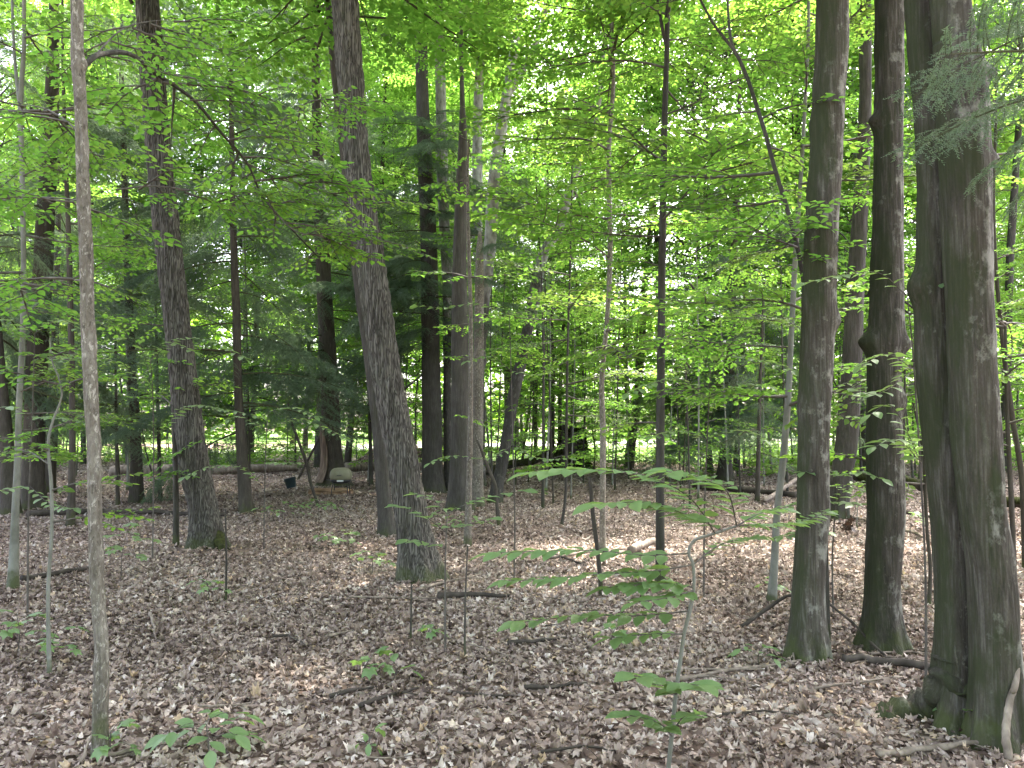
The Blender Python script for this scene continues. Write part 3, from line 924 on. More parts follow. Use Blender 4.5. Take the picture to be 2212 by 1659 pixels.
def second_stem(T, spec, Y, top, barkm, kind, bumps=()):
    pts, rad = world_path(spec, Y)
    pts[0][2] = float(gz(pts[0][0], pts[0][1])) - .1
    d = unit(pts[-1] - pts[-3])
    for k in range(3):
        pts = np.vstack([pts, pts[-1] + d * 2.0]); rad = np.append(rad, rad[-1] * .8)
    S = smooth_path(np.hstack([pts, rad[:, None]]), 8)
    bz = [(at(spec[0][0], by, Y)[2] - T.base[2], bx, amp / FPX * Y, size / FPX * Y) for (by, bx, amp, size) in bumps]
    v, f, ridge = trunk_geometry(S[:, :3] - T.base, S[:, 3], kind, T.seed + 31, 7, bz, 88, .016, .5)
    link('trunk', mesh_from('trunk', v, [f], [M[barkm]], None, None, ridge), T.o)
second_stem(R7, [(2066, 1520, 110), (2070, 1420, 92), (2068, 1256, 88), (2060, 1106, 88), (2048, 990, 88), (2030, 800, 86), (2026, 620, 88), (2026, 400, 84), (2020, 250, 82), (2006, 100, 82), (1998, 0, 76)], 4.22, 10, 'maple', 'maple', [(620, -1, 20, 34)])
# mossy root running out to the left of the twin trunk
def root(T, pts, r0, r1, m):
    P = smooth_path(pts, 7) - T.base
    v, f = tube(P, np.linspace(r0, r1, len(P)) * (1 + .25 * np.sin(np.arange(len(P)) * 1.7)), 14)
    v = v + (vnoise(v[:, 0] * 18, v[:, 1] * 18, v[:, 2] * 18, 7)[:, None] - .5) * .05
    link('root', mesh_from('root', v, [f], [M[m]]), T.o)
g = ground_at(1930, 1545); g2 = ground_at(2000, 1545)
root(R7, [at(2065, 1430, 4.22), at(2040, 1490, 4.2), g2 + np.array([0, 0, .05]), g + np.array([0, 0, .01]), g + np.array([-.14, -.05, -.06])], .10, .05, 'maple')
g = ground_at(2090, 1560)
root(R7, [at(2080, 1460, 4.2), at(2085, 1510, 4.15), g, g + np.array([0.02, -.1, -.06])], .085, .045, 'maple')
for T, px, py, s in ((T3, 955, 1243, 1), (T2, 492, 1190, 1), (T3, 868, 1252, .8), (R6, 1865, 1398, .7), (R6, 1955, 1400, .7), (R5, 1712, 1420, .7)):
    g = ground_at(px, py)
    root(T, [T.base + np.array([(g - T.base)[0] * .3, -.02, .14]), T.base + (g - T.base) * .75 + np.array([0, -.03, .04]), g + np.array([0, 0, -.02])], .085 * s, .035 * s, 'moss')

# --- middle group
C1 = hand_tree('maple_tree', 'straight brown trunk first in the clump of stems behind the leaning trunk', [(936, 1064, 50), (934, 980, 44), (931, 800, 41), (927, 553, 37), (920, 400, 33), (912, 200, 27), (910, 0, 24)], 'grey', top=17, crown=True, group=BIG)
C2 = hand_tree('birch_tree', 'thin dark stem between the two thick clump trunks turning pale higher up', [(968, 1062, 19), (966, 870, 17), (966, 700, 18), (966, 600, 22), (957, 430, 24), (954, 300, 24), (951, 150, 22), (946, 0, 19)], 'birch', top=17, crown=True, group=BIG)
C3 = hand_tree('maple_tree', 'thickest trunk of the clump narrowing to a thin dark leader', [(994, 1104, 56), (993, 1000, 43), (993, 900, 40), (992, 700, 36), (993, 553, 30), (997, 400, 24), (1000, 290, 18), (998, 200, 10), (995, 0, 8)], 'grey', top=14, crown=False, group=BIG)
C5 = hand_tree('dead_tree', 'dead bark-stripped trunk squeezed in behind the clump, broken off halfway up', [(1030, 1096, 30), (1031, 1000, 25), (1033, 850, 23), (1035, 700, 21), (1036, 560, 17), (1037, 500, 7)], 'mottled', group=BIG)
C4 = hand_tree('maple_sapling', 'thin pale sapling standing right before the clump of trunks', [(1009, 1180, 17), (1012, 1100, 14), (1016, 900, 11), (1017, 700, 9), (1013, 553, 8), (1010, 400, 6), (1012, 300, 4)], 'mottled', cat='sapling', group=SAP)
C6 = hand_tree('birch_tree', 'burled trunk of the clump with pale forked upper stem leaning right', [(1024, 1092, 36), (1026, 1000, 28), (1031, 850, 26), (1040, 700, 27), (1050, 600, 28), (1060, 500, 27), (1069, 370, 25), (1090, 240, 24), (1098, 190, 22), (1110, 110, 18), (1125, 0, 13)], 'birch', top=17, crown=True, group=BIG, bumps=[(700, 1, 9, 14), (1015, 1, 10, 12), (780, 1, 5, 10)])
b6 = C6.base[1]
limb(C6, [(1096, 205, b6), (1118, 172, b6), (1140, 130, b6 + .1), (1165, 70, b6 + .2), (1190, -20, b6 + .3)], .085, .05, 'birch')
C7 = hand_tree('birch_tree', 'pale upper stem seen between the forked birch and the clump', [(1040, 1050, 20), (1038, 850, 18), (1034, 600, 20), (1031, 450, 22), (1033, 220, 21), (1045, 60, 17), (1049, 0, 15)], 'birch', top=17, crown=True, group=BIG)
C8 = hand_tree('birch_tree', 'grey trunk leaning right with a bare pale broken upper stem', [(1069, 1088, 32), (1076, 1040, 26), (1083, 1010, 25), (1096, 940, 24), (1110, 850, 26), (1131, 755, 25), (1152, 650, 26), (1172, 553, 23), (1208, 490, 20), (1238, 390, 16), (1272, 309, 13), (1290, 249, 11), (1302, 120, 9), (1308, 0, 8)], 'birch', group=BIG, bumps=[(655, 1, 7, 9)])
C9 = hand_tree('maple_tree', 'wide grey brown bole standing behind the leaning grey trunk', [(1106, 987, 40), (1105, 930, 34), (1104, 850, 30), (1098, 740, 24), (1092, 600, 18), (1088, 400, 14), (1084, 150, 10)], 'grey', top=17, crown=True, group=BIG)
# --- right of the middle
R1 = hand_tree('maple_tree', 'thin wavy stem with brown bark, kinked at half height', [(1301, 1194, 14), (1302, 1090, 12), (1302, 922, 12), (1300, 820, 11), (1311, 690, 10), (1318, 553, 11), (1315, 336, 10), (1325, 170, 9), (1318, 20, 9)], 'mottled', top=10, crown=True, cr_sc=.6, cat='sapling', group=SAP)
R1b = hand_tree('dead_sapling', 'short leaning dead dark stem snapped off at knee of the wavy stem', [(1300, 1290, 10), (1291, 1192, 10), (1280, 1106, 9), (1276, 1050, 8), (1273, 1030, 5)], 'hem', cat='sapling', group=SAP)
R2 = hand_tree('maple_tree', 'straight dark slim trunk with a small fork near the picture top', [(1426, 1264, 22), (1426, 1106, 19), (1426, 981, 19), (1428, 755, 17), (1430, 553, 16), (1432, 437, 15), (1436, 250, 13), (1441, 100, 11), (1442, 0, 10)], 'grey', top=8, cat='tree', group=SAP)
limb(R2, [(1438, 95, R2.base[1]), (1425, 30, R2.base[1]), (1416, -30, R2.base[1])], .02, .012, 'grey')
R3 = hand_tree('maple_tree', 'dark trunk leaning slightly right at the sunlit edge, beyond the straight slim trunk', [(1358, 1012, 23), (1366, 940, 20), (1378, 855, 18), (1388, 721, 15), (1393, 620, 14), (1400, 553, 12), (1408, 437, 10), (1415, 250, 8), (1420, 50, 6)], 'hem', top=19, crown=True, group=BIG)
M1 = hand_tree('maple_tree', 'dark thin trunk rising beside the mossy stump on its left', [(1192, 1017, 13), (1192, 900, 12), (1193, 788, 11), (1190, 680, 9), (1186, 553, 6), (1183, 336, 5), (1180, 170, 4)], 'hem', group=SAP)
M2 = hand_tree('maple_tree', 'dark thin trunk directly behind the mossy stump', [(1211, 1008, 10), (1209, 900, 9), (1214, 750, 8), (1218, 680, 7), (1220, 500, 5), (1222, 350, 4)], 'hem', group=SAP)
M3 = hand_tree('maple_sapling', 'thin grey sapling standing in open leaf litter before the mossy stump', [(1213, 1135, 7), (1222, 1060, 6), (1224, 889, 6), (1227, 721, 5), (1232, 553, 4), (1236, 350, 3)], 'grey', cat='sapling', group=SAP)
M4 = hand_tree('maple_sapling', 'thin dark curving sapling just beyond the mossy stump on its right', [(1265, 1012, 7), (1264, 960, 6), (1262, 880, 5), (1258, 780, 5), (1253, 700, 5), (1248, 640, 4), (1240, 560, 3)], 'hem', cat='sapling', group=SAP)
M5 = hand_tree('maple_sapling', 'thin grey sapling leaning right between the leaning grey trunk and the stump', [(1128, 1000, 7), (1135, 940, 6), (1147, 855, 5), (1161, 721, 5), (1170, 600, 4), (1178, 480, 3)], 'grey', cat='sapling', group=SAP)
M6 = hand_tree('maple_tree', 'slim dark trunk between the leaning grey trunk and the dark trunk by the stump', [(1156, 1000, 9), (1157, 900, 8), (1160, 740, 7), (1164, 560, 6), (1166, 350, 5)], 'hem', group=SAP)
H1 = hand_tree('hemlock_tree', 'dark conifer with drooping boughs between the slim straight trunk and pale beech', [(1565, 1038, 34), (1570, 934, 22), (1575, 850, 20), (1579, 721, 18), (1585, 553, 15), (1591, 400, 11), (1596, 250, 8), (1600, 120, 5)], 'hem', group=HEM)
H1b = hand_tree('hemlock_tree', 'thinner dark conifer stem close behind the drooping conifer', [(1588, 1016, 14), (1596, 920, 11), (1601, 800, 9), (1609, 700, 7), (1617, 560, 5), (1622, 420, 3)], 'hem', group=HEM)
H2 = hand_tree('hemlock_tree', 'small thin conifer with sparse short boughs beside the pale beech', [(1636, 1085, 11), (1639, 950, 9), (1641, 850, 8), (1646, 740, 5), (1648, 650, 3)], 'hem', group=HEM)
B1 = hand_tree('beech_tree', 'smooth pale grey young trunk leaning right toward the tall mossy trunk', [(1667, 1302, 21), (1672, 1230, 17), (1679, 1106, 15), (1692, 990, 15), (1703, 855, 13), (1709, 721, 12), (1718, 553, 11), (1726, 437, 9), (1735, 300, 8), (1745, 100, 7)], 'beech', top=7, group=SAP)
SC1 = hand_tree('maple_sapling', 'slender sapling arching left out from behind the tall mossy trunk', [(1787, 1392, 15), (1784, 1250, 13), (1775, 1000, 12), (1755, 750, 11), (1730, 570, 10), (1701, 454, 10), (1671, 356, 9), (1647, 269, 9), (1600, 134, 8), (1543, 54, 6), (1508, -10, 5)], 'grey', cat='sapling', group=SAP, Y=None)
y_ = SC1.base[1]
limb(SC1, [(1600, 134, y_), (1580, 90, y_ + .1), (1573, 30, y_ + .2), (1572, -30, y_ + .3)], .014, .008, 'grey')
R8 = hand_tree('hemlock_tree', 'brown trunk seen between the two mossy trunks, leaning right', [(1808, 1122, 48), (1816, 1040, 44), (1828, 960, 44), (1835, 880, 42), (1842, 760, 39), (1847, 640, 36), (1852, 553, 33), (1862, 400, 29), (1868, 250, 26), (1870, 0, 23)], 'grey', top=15, crown=True, group=BIG, kind='maple', detail=True)
R9 = hand_tree('maple_sapling', 'thin sapling pressed against the foot of the burled trunk', [(1946, 1392, 9), (1941, 1250, 8), (1943, 1100, 7), (1952, 950, 6), (1955, 800, 4)], 'grey', cat='sapling', group=SAP)
R9b = hand_tree('maple_sapling', 'thin crooked dark sapling between burled trunk and massive twin trunk', [(2006, 1310, 8), (2010, 1230, 8), (2003, 1150, 7), (1998, 1050, 7), (1996, 990, 6), (1985, 930, 5), (1975, 880, 4), (1962, 800, 3)], 'hem', cat='sapling', group=SAP)
R9c = hand_tree('maple_tree', 'thin dark stem leaning left at meadow edge behind the burled trunk', [(2013, 1035, 9), (2003, 980, 8), (1992, 900, 7), (1984, 780, 6), (1980, 600, 5)], 'hem', group=SAP)
S1 = hand_tree('maple_sapling', 'thin bent dark stem hugging the far edge of the massive twin trunk', [(2197, 1387, 11), (2190, 1200, 10), (2186, 1106, 11), (2178, 950, 9), (2174, 850, 7), (2172, 700, 5)], 'hem', cat='sapling', group=SAP)
S2 = hand_tree('maple_sapling', 'taller crooked dark stem at the picture edge past the massive twin trunk', [(2216, 1232, 14), (2208, 1040, 12), (2190, 920, 11), (2172, 790, 10), (2160, 680, 9), (2150, 560, 8), (2146, 430, 7), (2150, 300, 6), (2152, 150, 5)], 'hem', cat='sapling', group=SAP)
R11 = hand_tree('maple_tree', 'grey leaning trunk beyond the crooked stems at the picture edge', [(2170, 1020, 20), (2172, 900, 18), (2178, 687, 16), (2182, 553, 16), (2192, 400, 14), (2205, 200, 12)], 'grey', top=17, crown=True, group=BIG)
# --- left side
L1 = hand_tree('beech_tree', 'smooth pale thin tree at the picture edge with a low fork', [(27, 1275, 21), (33, 1106, 15), (38, 990, 13), (42, 855, 12), (49, 720, 11), (51, 553, 10), (47, 336, 10), (44, 230, 11), (52, 100, 8), (52, 0, 7)], 'beech', top=8, group=SAP)
limb(L1, [(44, 228, L1.base[1]), (40, 205, L1.base[1]), (37, 180, L1.base[1] + .1), (30, 100, L1.base[1] + .2), (25, -30, L1.base[1] + .4)], .02, .012, 'beech')
L2 = hand_tree('beech_sapling', 'thin crooked pale sapling between the pale thin tree and the mottled tree', [(107, 1462, 9), (104, 1281, 8), (112, 1150, 7), (111, 1050, 7), (104, 960, 6), (114, 910, 5), (134, 855, 4), (125, 810, 4), (112, 780, 3), (108, 730, 2)], 'beech', cat='sapling', group=SAP)
L3 = hand_tree('hemlock_tree', 'thick dark conifer trunk behind the pale thin tree', [(70, 1098, 52), (72, 1000, 44), (76, 890, 43), (82, 750, 41), (92, 600, 38), (103, 380, 33), (112, 200, 27), (118, 0, 21)], 'hem', top=15, group=HEM)
L4 = hand_tree('hemlock_tree', 'dark conifer trunk at the very edge of the picture, leaning left', [(24, 1112, 36), (16, 1000, 30), (8, 900, 27), (-4, 780, 24), (-20, 550, 20), (-34, 300, 14)], 'hem', top=14, group=HEM)
L5 = hand_tree('hemlock_tree', 'second dark conifer stem just behind the thick dark conifer trunk', [(105, 1064, 25), (112, 950, 22), (116, 850, 18), (120, 680, 14), (126, 480, 10), (130, 300, 7)], 'hem', group=HEM)
L6 = hand_tree('maple_tree', 'slim dark straight stem just behind the mottled tree', [(152, 1137, 18), (156, 1000, 14), (155, 800, 12), (148, 500, 10), (140, 300, 8), (135, 60, 6)], 'hem', top=11, group=SAP)
L8 = hand_tree('hemlock_tree', 'dark conifer trunk between the mottled tree and the tilting furrowed trunk', [(296, 1088, 30), (294, 980, 24), (291, 889, 20), (285, 805, 18), (280, 687, 16), (272, 504, 14), (268, 350, 12), (262, 150, 9)], 'hem', group=HEM, top=11)
L9 = hand_tree('maple_sapling', 'thin dark stem standing midway between mottled tree and dark conifer', [(255, 1092, 9), (252, 950, 7), (250, 800, 6), (248, 650, 4)], 'hem', cat='sapling', group=SAP)
L10 = hand_tree('maple_sapling', 'thin dark stem with a side shoot just before the pale end of the fallen log', [(347, 1080, 11), (345, 1040, 8), (343, 950, 8), (339, 800, 7), (336, 650, 5), (334, 500, 3)], 'hem', cat='sapling', group=SAP)
limb(L10, [(345, 1066, L10.base[1]), (325, 1010, L10.base[1]), (310, 950, L10.base[1]), (306, 880, L10.base[1])], .022, .01, 'hem')
L11 = hand_tree('maple_sapling', 'slim brown stem touching the tilting furrowed trunk from behind', [(380, 1180, 14), (380, 1050, 12), (375, 900, 11), (371, 800, 9), (366, 700, 6)], 'grey', cat='sapling', group=SAP)
L12 = hand_tree('hemlock_tree', 'dark conifer with low side boughs right of the tilting furrowed trunk', [(533, 1108, 31), (524, 990, 24), (515, 855, 18), (511, 687, 17), (507, 600, 16), (503, 450, 13), (500, 250, 10), (498, 60, 6)], 'hem', group=HEM)
L13 = hand_tree('hemlock_tree', 'broad conifer with bark stripped at its foot, behind the kettle grill', [(722, 1050, 66), (719, 1000, 44), (715, 938, 41), (712, 855, 38), (705, 720, 35), (697, 553, 31), (690, 400, 26), (684, 250, 20), (680, 80, 14)], 'hem', group=HEM, top=18)
L14 = hand_tree('maple_tree', 'leaning dark stem close behind the kettle grill', [(749, 1018, 16), (756, 940, 14), (763, 860, 12), (770, 750, 9), (774, 640, 6)], 'hem', group=SAP)
L15 = hand_tree('maple_sapling', 'thin grey stem rising just past the kettle grill', [(802, 1050, 10), (800, 960, 8), (797, 860, 7), (794, 740, 5)], 'grey', cat='sapling', group=SAP)
L16 = hand_tree('dead_sapling', 'bare dark leaning stem crossing before the bucket', [(687, 1092, 6), (672, 1045, 7), (662, 1000, 7), (641, 942, 6), (630, 912, 5), (622, 870, 3)], 'hem', cat='sapling', group=SAP)
L17 = hand_tree('dead_sapling', 'bare dark pole slanting up from the bucket to the stripped conifer', [(644, 1036, 5), (662, 1000, 5), (680, 965, 5), (697, 930, 4), (705, 900, 3)], 'hem', cat='sapling', group=SAP)
K1 = hand_tree('dead_sapling', 'black crooked dead stem propped against the grey leaning trunk', [(1078, 1135, 9), (1072, 1075, 8), (1069, 1047, 8), (1050, 1000, 7), (1038, 968, 6), (1030, 950, 4)], 'hem', cat='sapling', group=SAP)
# thin seedlings stems in the litter, mid foreground
for (lb, spec) in (('thin bare seedling stem standing in the litter before the clump', [(1004, 1420, 5), (1005, 1300, 4), (1010, 1180, 3)]),
                   ('thin bare seedling stem before the dark conifer with low boughs', [(488, 1300, 5), (489, 1200, 4), (487, 1100, 3)]),
                   ('short thin stem beside the foot of the leaning furrowed trunk', [(887, 1385, 5), (888, 1320, 4), (889, 1262, 3)])):
    hand_tree('bare_seedling', lb, spec, 'grey', cat='seedling', group='bare seedling stems')

# ---- foliage on the trees above
b = limb(T1, [(171, 150, T1.base[1]), (190, 134, T1.base[1] + .03), (215, 118, 3.9), (279, 116, 4.15), (336, 158, 4.4), (417, 215, 4.7), (477, 286, 4.95), (534, 353, 5.15), (571, 430, 5.3), (638, 504, 5.5), (692, 560, 5.7)], .017, .004, 'grey')
sprays_on(T1, b, 20, 's', .35, (.6, 1.0))
for pts in ([(560, 330, 5.2), (620, 250, 5.3), (690, 215, 5.5), (760, 230, 5.7)], [(534, 353, 5.1), (600, 385, 5.2), (690, 410, 5.4), (790, 440, 5.6)],
            [(250, 410, 4.6), (330, 402, 4.7), (430, 412, 4.9), (540, 420, 5.1), (640, 440, 5.3)], [(571, 430, 5.3), (640, 500, 5.2), (720, 505, 5.3), (790, 520, 5.5)],
            [(200, 440, 3.8), (150, 430, 4.0), (60, 425, 4.2), (-30, 430, 4.3)], [(190, 300, 3.8), (110, 240, 4.2), (30, 220, 4.4)],
            [(180, 150, 3.8), (270, 60, 4.3), (380, 40, 4.8)], [(200, 610, 3.8), (140, 605, 4.2), (60, 625, 4.6), (-20, 620, 4.8)]):
    b = limb(T1, pts, .006, .002)
    sprays_on(T1, b, 9, 's', .12, (.45, .85))
leafy(T1, 5.6, 8.3, 8, 'ML')
leafy(R2, 3.4, 8.0, 26, 'M', sc=(.7, 1.15))
leafy(R2, 1.3, 3.4, 7, 's', sc=(.7, 1.2))
leafy(R1, 2.4, 8.0, 24, 'M')
leafy(B1, 1.6, 7.0, 20, 'mM', sc=(.6, 1.0))
leafy(SC1, 2.4, 5.6, 20, 'sM', sc=(.6, 1.0))
leafy(L1, 1.1, 8.0, 30, 'mMS', sc=(.6, 1.0))
leafy(L2, .9, 2.2, 8, 's', sc=(.5, .9))
leafy(L6, 3, 11, 14, 'M')
leafy(C4, 1.4, 6.5, 9, 's', sc=(.8, 1.3))
leafy(C3, 9, 13, 12, 'ML')
leafy(C2, 5, 9, 7, 'M'); leafy(C6, 5, 9, 8, 'M')
leafy(M1, 3, 12, 24, 'ML'); leafy(M2, 2, 11, 22, 'ML'); leafy(M6, 2, 11, 22, 'ML'); leafy(M4, 1.5, 9, 20, 'ML')
leafy(M3, 1.5, 7, 18, 'mM'); leafy(M5, 1.5, 9, 18, 'ML')
leafy(R3, 4, 14, 22, 'L'); leafy(R9, 1, 3.2, 6, 's'); leafy(R9b, 1, 3.5, 8, 's'); leafy(R9c, 2, 8, 12, 'M')
leafy(S1, 1, 3.3, 8, 's'); leafy(S2, 1.2, 6, 20, 'sM', sc=(.6, 1.0)); leafy(R11, 4, 12, 14, 'ML')
leafy(L9, 1.5, 5, 10, 'm'); leafy(L10, 1, 6, 12, 'm'); leafy(L11, .8, 3, 8, 's'); leafy(L14, 2, 5, 8, 'm'); leafy(L15, 1, 4, 10, 'm')
leafy(C8, 6.5, 12, 14, 'ML')
# hemlock boughs
boughs(L3, 2.3, 13, 36, 'ML'); boughs(L4, 2.0, 10, 24, 'ML'); boughs(L5, 1.8, 9, 20, 'ML')
boughs(L8, 1.6, 10, 28, 'ML'); boughs(L12, 1.4, 10.5, 44, 'ML'); boughs(L13, 2.0, 16, 72, 'ML', sc=(.8, 1.5))
boughs(H1, 1.5, 6.5, 56, 'ML', sc=(.8, 1.4)); boughs(H1, 6.0, 11, 30, 'ML', sc=(.7, 1.1)); boughs(H1b, 1.2, 8.5, 22, 'M', sc=(.7, 1.1)); boughs(H2, .9, 4.2, 18, 'S', sc=(.6, 1.2))
boughs(C1, 3.4, 9.5, 46, 'ML', sc=(.7, 1.2), taper=False, az=-1.3, spread=1.9)
boughs(C6, 3.6, 7.5, 14, 'M', sc=(.6, 1.0), taper=False, az=-.6, spread=1.2)
def stripped_face(T):
    a = np.linspace(R(165), R(262), 14); z = np.linspace(.12, 1.75, 18)
    V = []
    for zz in z:
        p, r = along(T, zz)
        e = .018 + .02 * vnoise(np.cos(a) * 6, np.sin(a) * 6, np.full(14, zz * 1.5), 3)
        flare = 1 + .25 * math.exp(-zz / .25)
        half = np.clip(1.1 - abs(zz - .8) * .55, .25, 1)
        aa = R(212) + (a - R(213)) * half
        V.append(np.stack([p[0] + (r * flare * 1.07 + e) * np.cos(aa), p[1] + (r * flare * 1.07 + e) * np.sin(aa), np.full(14, zz)], 1))
    link('bare_wood', mesh_from('bare_wood', np.concatenate(V), [grid_quads(18, 14, False)], [M['bare_wood']]), T.o)
M['bare_wood'] = plain('stripped brown wood', [(.3, (.06, .042, .03)), (.55, (.14, .10, .072)), (.75, (.22, .17, .125))], 16, .85, (1, 1, .12), .5)
stripped_face(L13)
boughs(R8, 1.4, 2.4, 4, 'S', sc=(.5, .8))

# ================================================================== TREES FARTHER BACK, each a thing of its own
HAND = [(T1, 'mottled slim tree', 207), (T2, 'tilting furrowed trunk', 417), (T3, 'leaning furrowed trunk', 870), (C3, 'clump of trunks', 985),
        (C8, 'grey leaning trunk', 1095), (M1, 'mossy stump', 1235), (R1, 'wavy stem', 1301), (R2, 'straight slim trunk', 1426), (H1, 'drooping conifer', 1570),
        (B1, 'pale beech', 1692), (R5, 'tall mossy trunk', 1757), (R6, 'burled trunk', 1911), (R7, 'massive twin trunk', 2090), (L3, 'thick dark conifer', 72),
        (L8, 'dark mid conifer', 293), (L12, 'conifer with low boughs', 522), (L13, 'kettle grill', 715)]
ORD = ['', 'first', 'second', 'third', 'fourth', 'fifth', 'sixth', 'seventh', 'eighth', 'ninth', 'tenth', 'eleventh', 'twelfth', 'thirteenth', 'fourteenth', 'fifteenth', 'sixteenth', 'seventeenth', 'eighteenth', 'nineteenth', 'twentieth']
HANDXY = [(t[0].base[0], t[0].base[1]) for t in HAND] + [(t.base[0], t.base[1]) for t in (C1, C2, C9, R3, M2, M3, M4, M5, M6, H1b, H2, R8, L4, L5, L6, L14, L15)]

def stem_mesh(r, h, seed, m, lean):
    rg = np.random.default_rng(seed)
    z = np.linspace(-.15, h, 14)
    u = np.clip(z / h, 0, 1)
    P = np.stack([lean * u + .06 * h * .12 * np.sin(u * 5 + seed), .03 * h * np.sin(u * 4 + seed * 2) * .4, z], 1)
    rr = r * (1 - .75 * u) * (1 + .35 * np.exp(-np.maximum(z, 0) / .15))
    P = smooth_path(np.hstack([P, rr[:, None]]), 4)
    v, f, ridge = trunk_geometry(P[:, :3], P[:, 3], 'plain', seed, 99, (), 12, .2, .1)
    return mesh_from('trunk', v, [f], [M[m]], None, None, ridge)

STEM_T = [stem_mesh(.12, 17, 200 + i, ('grey', 'hem', 'birch', 'grey')[i], (.9, -.7, .4, -1.2)[i]) for i in range(4)]
STEM_Y = [stem_mesh(.035, 6.5, 210 + i, ('grey', 'hem', 'beech', 'grey')[i], (.5, -.5, .2, -.3)[i]) for i in range(4)]

def back_trees():
    rg = np.random.default_rng(77)
    spots = []
    def sow(n, y0, y1, kind, dmin, xf=.74, xl=None):
        tries = 0
        while n > 0 and tries < 6000:
            tries += 1
            y = math.sqrt(rg.uniform(y0 ** 2, y1 ** 2)); x = rg.uniform(-1, 1) * y * xf
            if xl is not None and not xl(x, y): continue
            if any((x - a) ** 2 + (y - b) ** 2 < dmin ** 2 for a, b, _ in spots): continue
            if any((x - a) ** 2 + (y - b) ** 2 < 1.0 for a, b in HANDXY): continue
            px = 1106 + FPX * x / y
            if 560 < px < 780 and y < 25: continue          # the open patch round the grill
            if kind != 'thin' and 1240 < px < 1700 and y < 19: continue
            spots.append((x, y, kind)); n -= 1
    sow(24, 25, 40, 'tall', 2.2)
    sow(20, 40, 60, 'tall', 2.6)
    sow(26, 17, 30, 'young', 1.5)
    sow(36, 26, 42, 'young', 1.4)
    sow(40, 19, 36, 'thin', 1.0)
    sow(22, 13, 24, 'thin', .9, xl=lambda x, y: -.04 < x / y < .40)
    sow(46, 29, 60, 'shrub', 1.1, xl=lambda x, y: x > -.05 * y or y > 44)
    sow(14, 30, 44, 'shrub', 1.5)
    sow(44, 24, 36, 'shrub', .8, xl=lambda x, y: x > -.18 * y and (x > .12 * y or y > 29))
    sow(24, 28, 37, 'shrub', .9, xl=lambda x, y: x < -.2 * y)
    sow(26, 22, 40, 'thin', .9, xl=lambda x, y: x > 1)
    rows = []
    for (x, y, kind) in spots:
        px = 1106 + FPX * x / y
        h = min(HAND, key=lambda t: abs(t[2] - px))
        rows.append((x, y, kind, h[1], px - h[2], px))
    count = {}
    for (x, y, kind, land, dx, px) in sorted(rows, key=lambda t: abs(t[4])):
        side = 'right' if dx > 0 else 'left'
        key = (kind, land, side); count[key] = count.get(key, 0) + 1
        k = count[key]
        what = {'tall': 'tall leafy tree far beyond the', 'young': 'young leafy tree beyond the', 'thin': 'thin sapling pole beyond the', 'shrub': 'low leafy bush beyond the'}[kind]
        label = f"{what} {land}, {ORD[k]} such to its {side}"
        base = (x, y, float(gz(x, y)))
        nm, grp = {'tall': ('maple_tree', 'tall trees toward the meadow'), 'young': ('young_maple_tree', 'young trees toward the meadow'), 'thin': ('maple_sapling', 'thin saplings toward the meadow'), 'shrub': ('shrub', 'low bushes toward the meadow')}[kind]
        t = thing(nm, label, {'thin': 'sapling', 'shrub': 'bush'}.get(kind, 'tree'), base, grp)
        i = rg.integers(0, 4); az = rg.uniform(0, 6.283)
        s = rg.uniform(1.0, 1.5) if kind == 'tall' and y > 27 else rg.uniform(.8, 1.25)
        if kind == 'shrub' and y < 37: s *= .7
        th = rg.uniform(.55, 1.5)
        st = None if kind == 'shrub' else put('trunk', (STEM_T if kind == 'tall' else STEM_Y)[i], t, (0, 0, 0), az, 0, 0, 1)
        if kind == 'thin': th = rg.uniform(.4, .9); s = rg.uniform(.75, 1.3)
        if st: st.scale = (th, th, s)
        cm = {'tall': CR_TALL, 'young': CR_YOUNG, 'thin': CR_THIN, 'shrub': CR_SHRUB}[kind]
        cm = cm[rg.integers(0, len(cm))]
        cr = put('foliage' if kind == 'shrub' else 'crown', cm, t, (0, 0, 0), rg.uniform(0, 6.283), 0, 0, s)
back_trees()

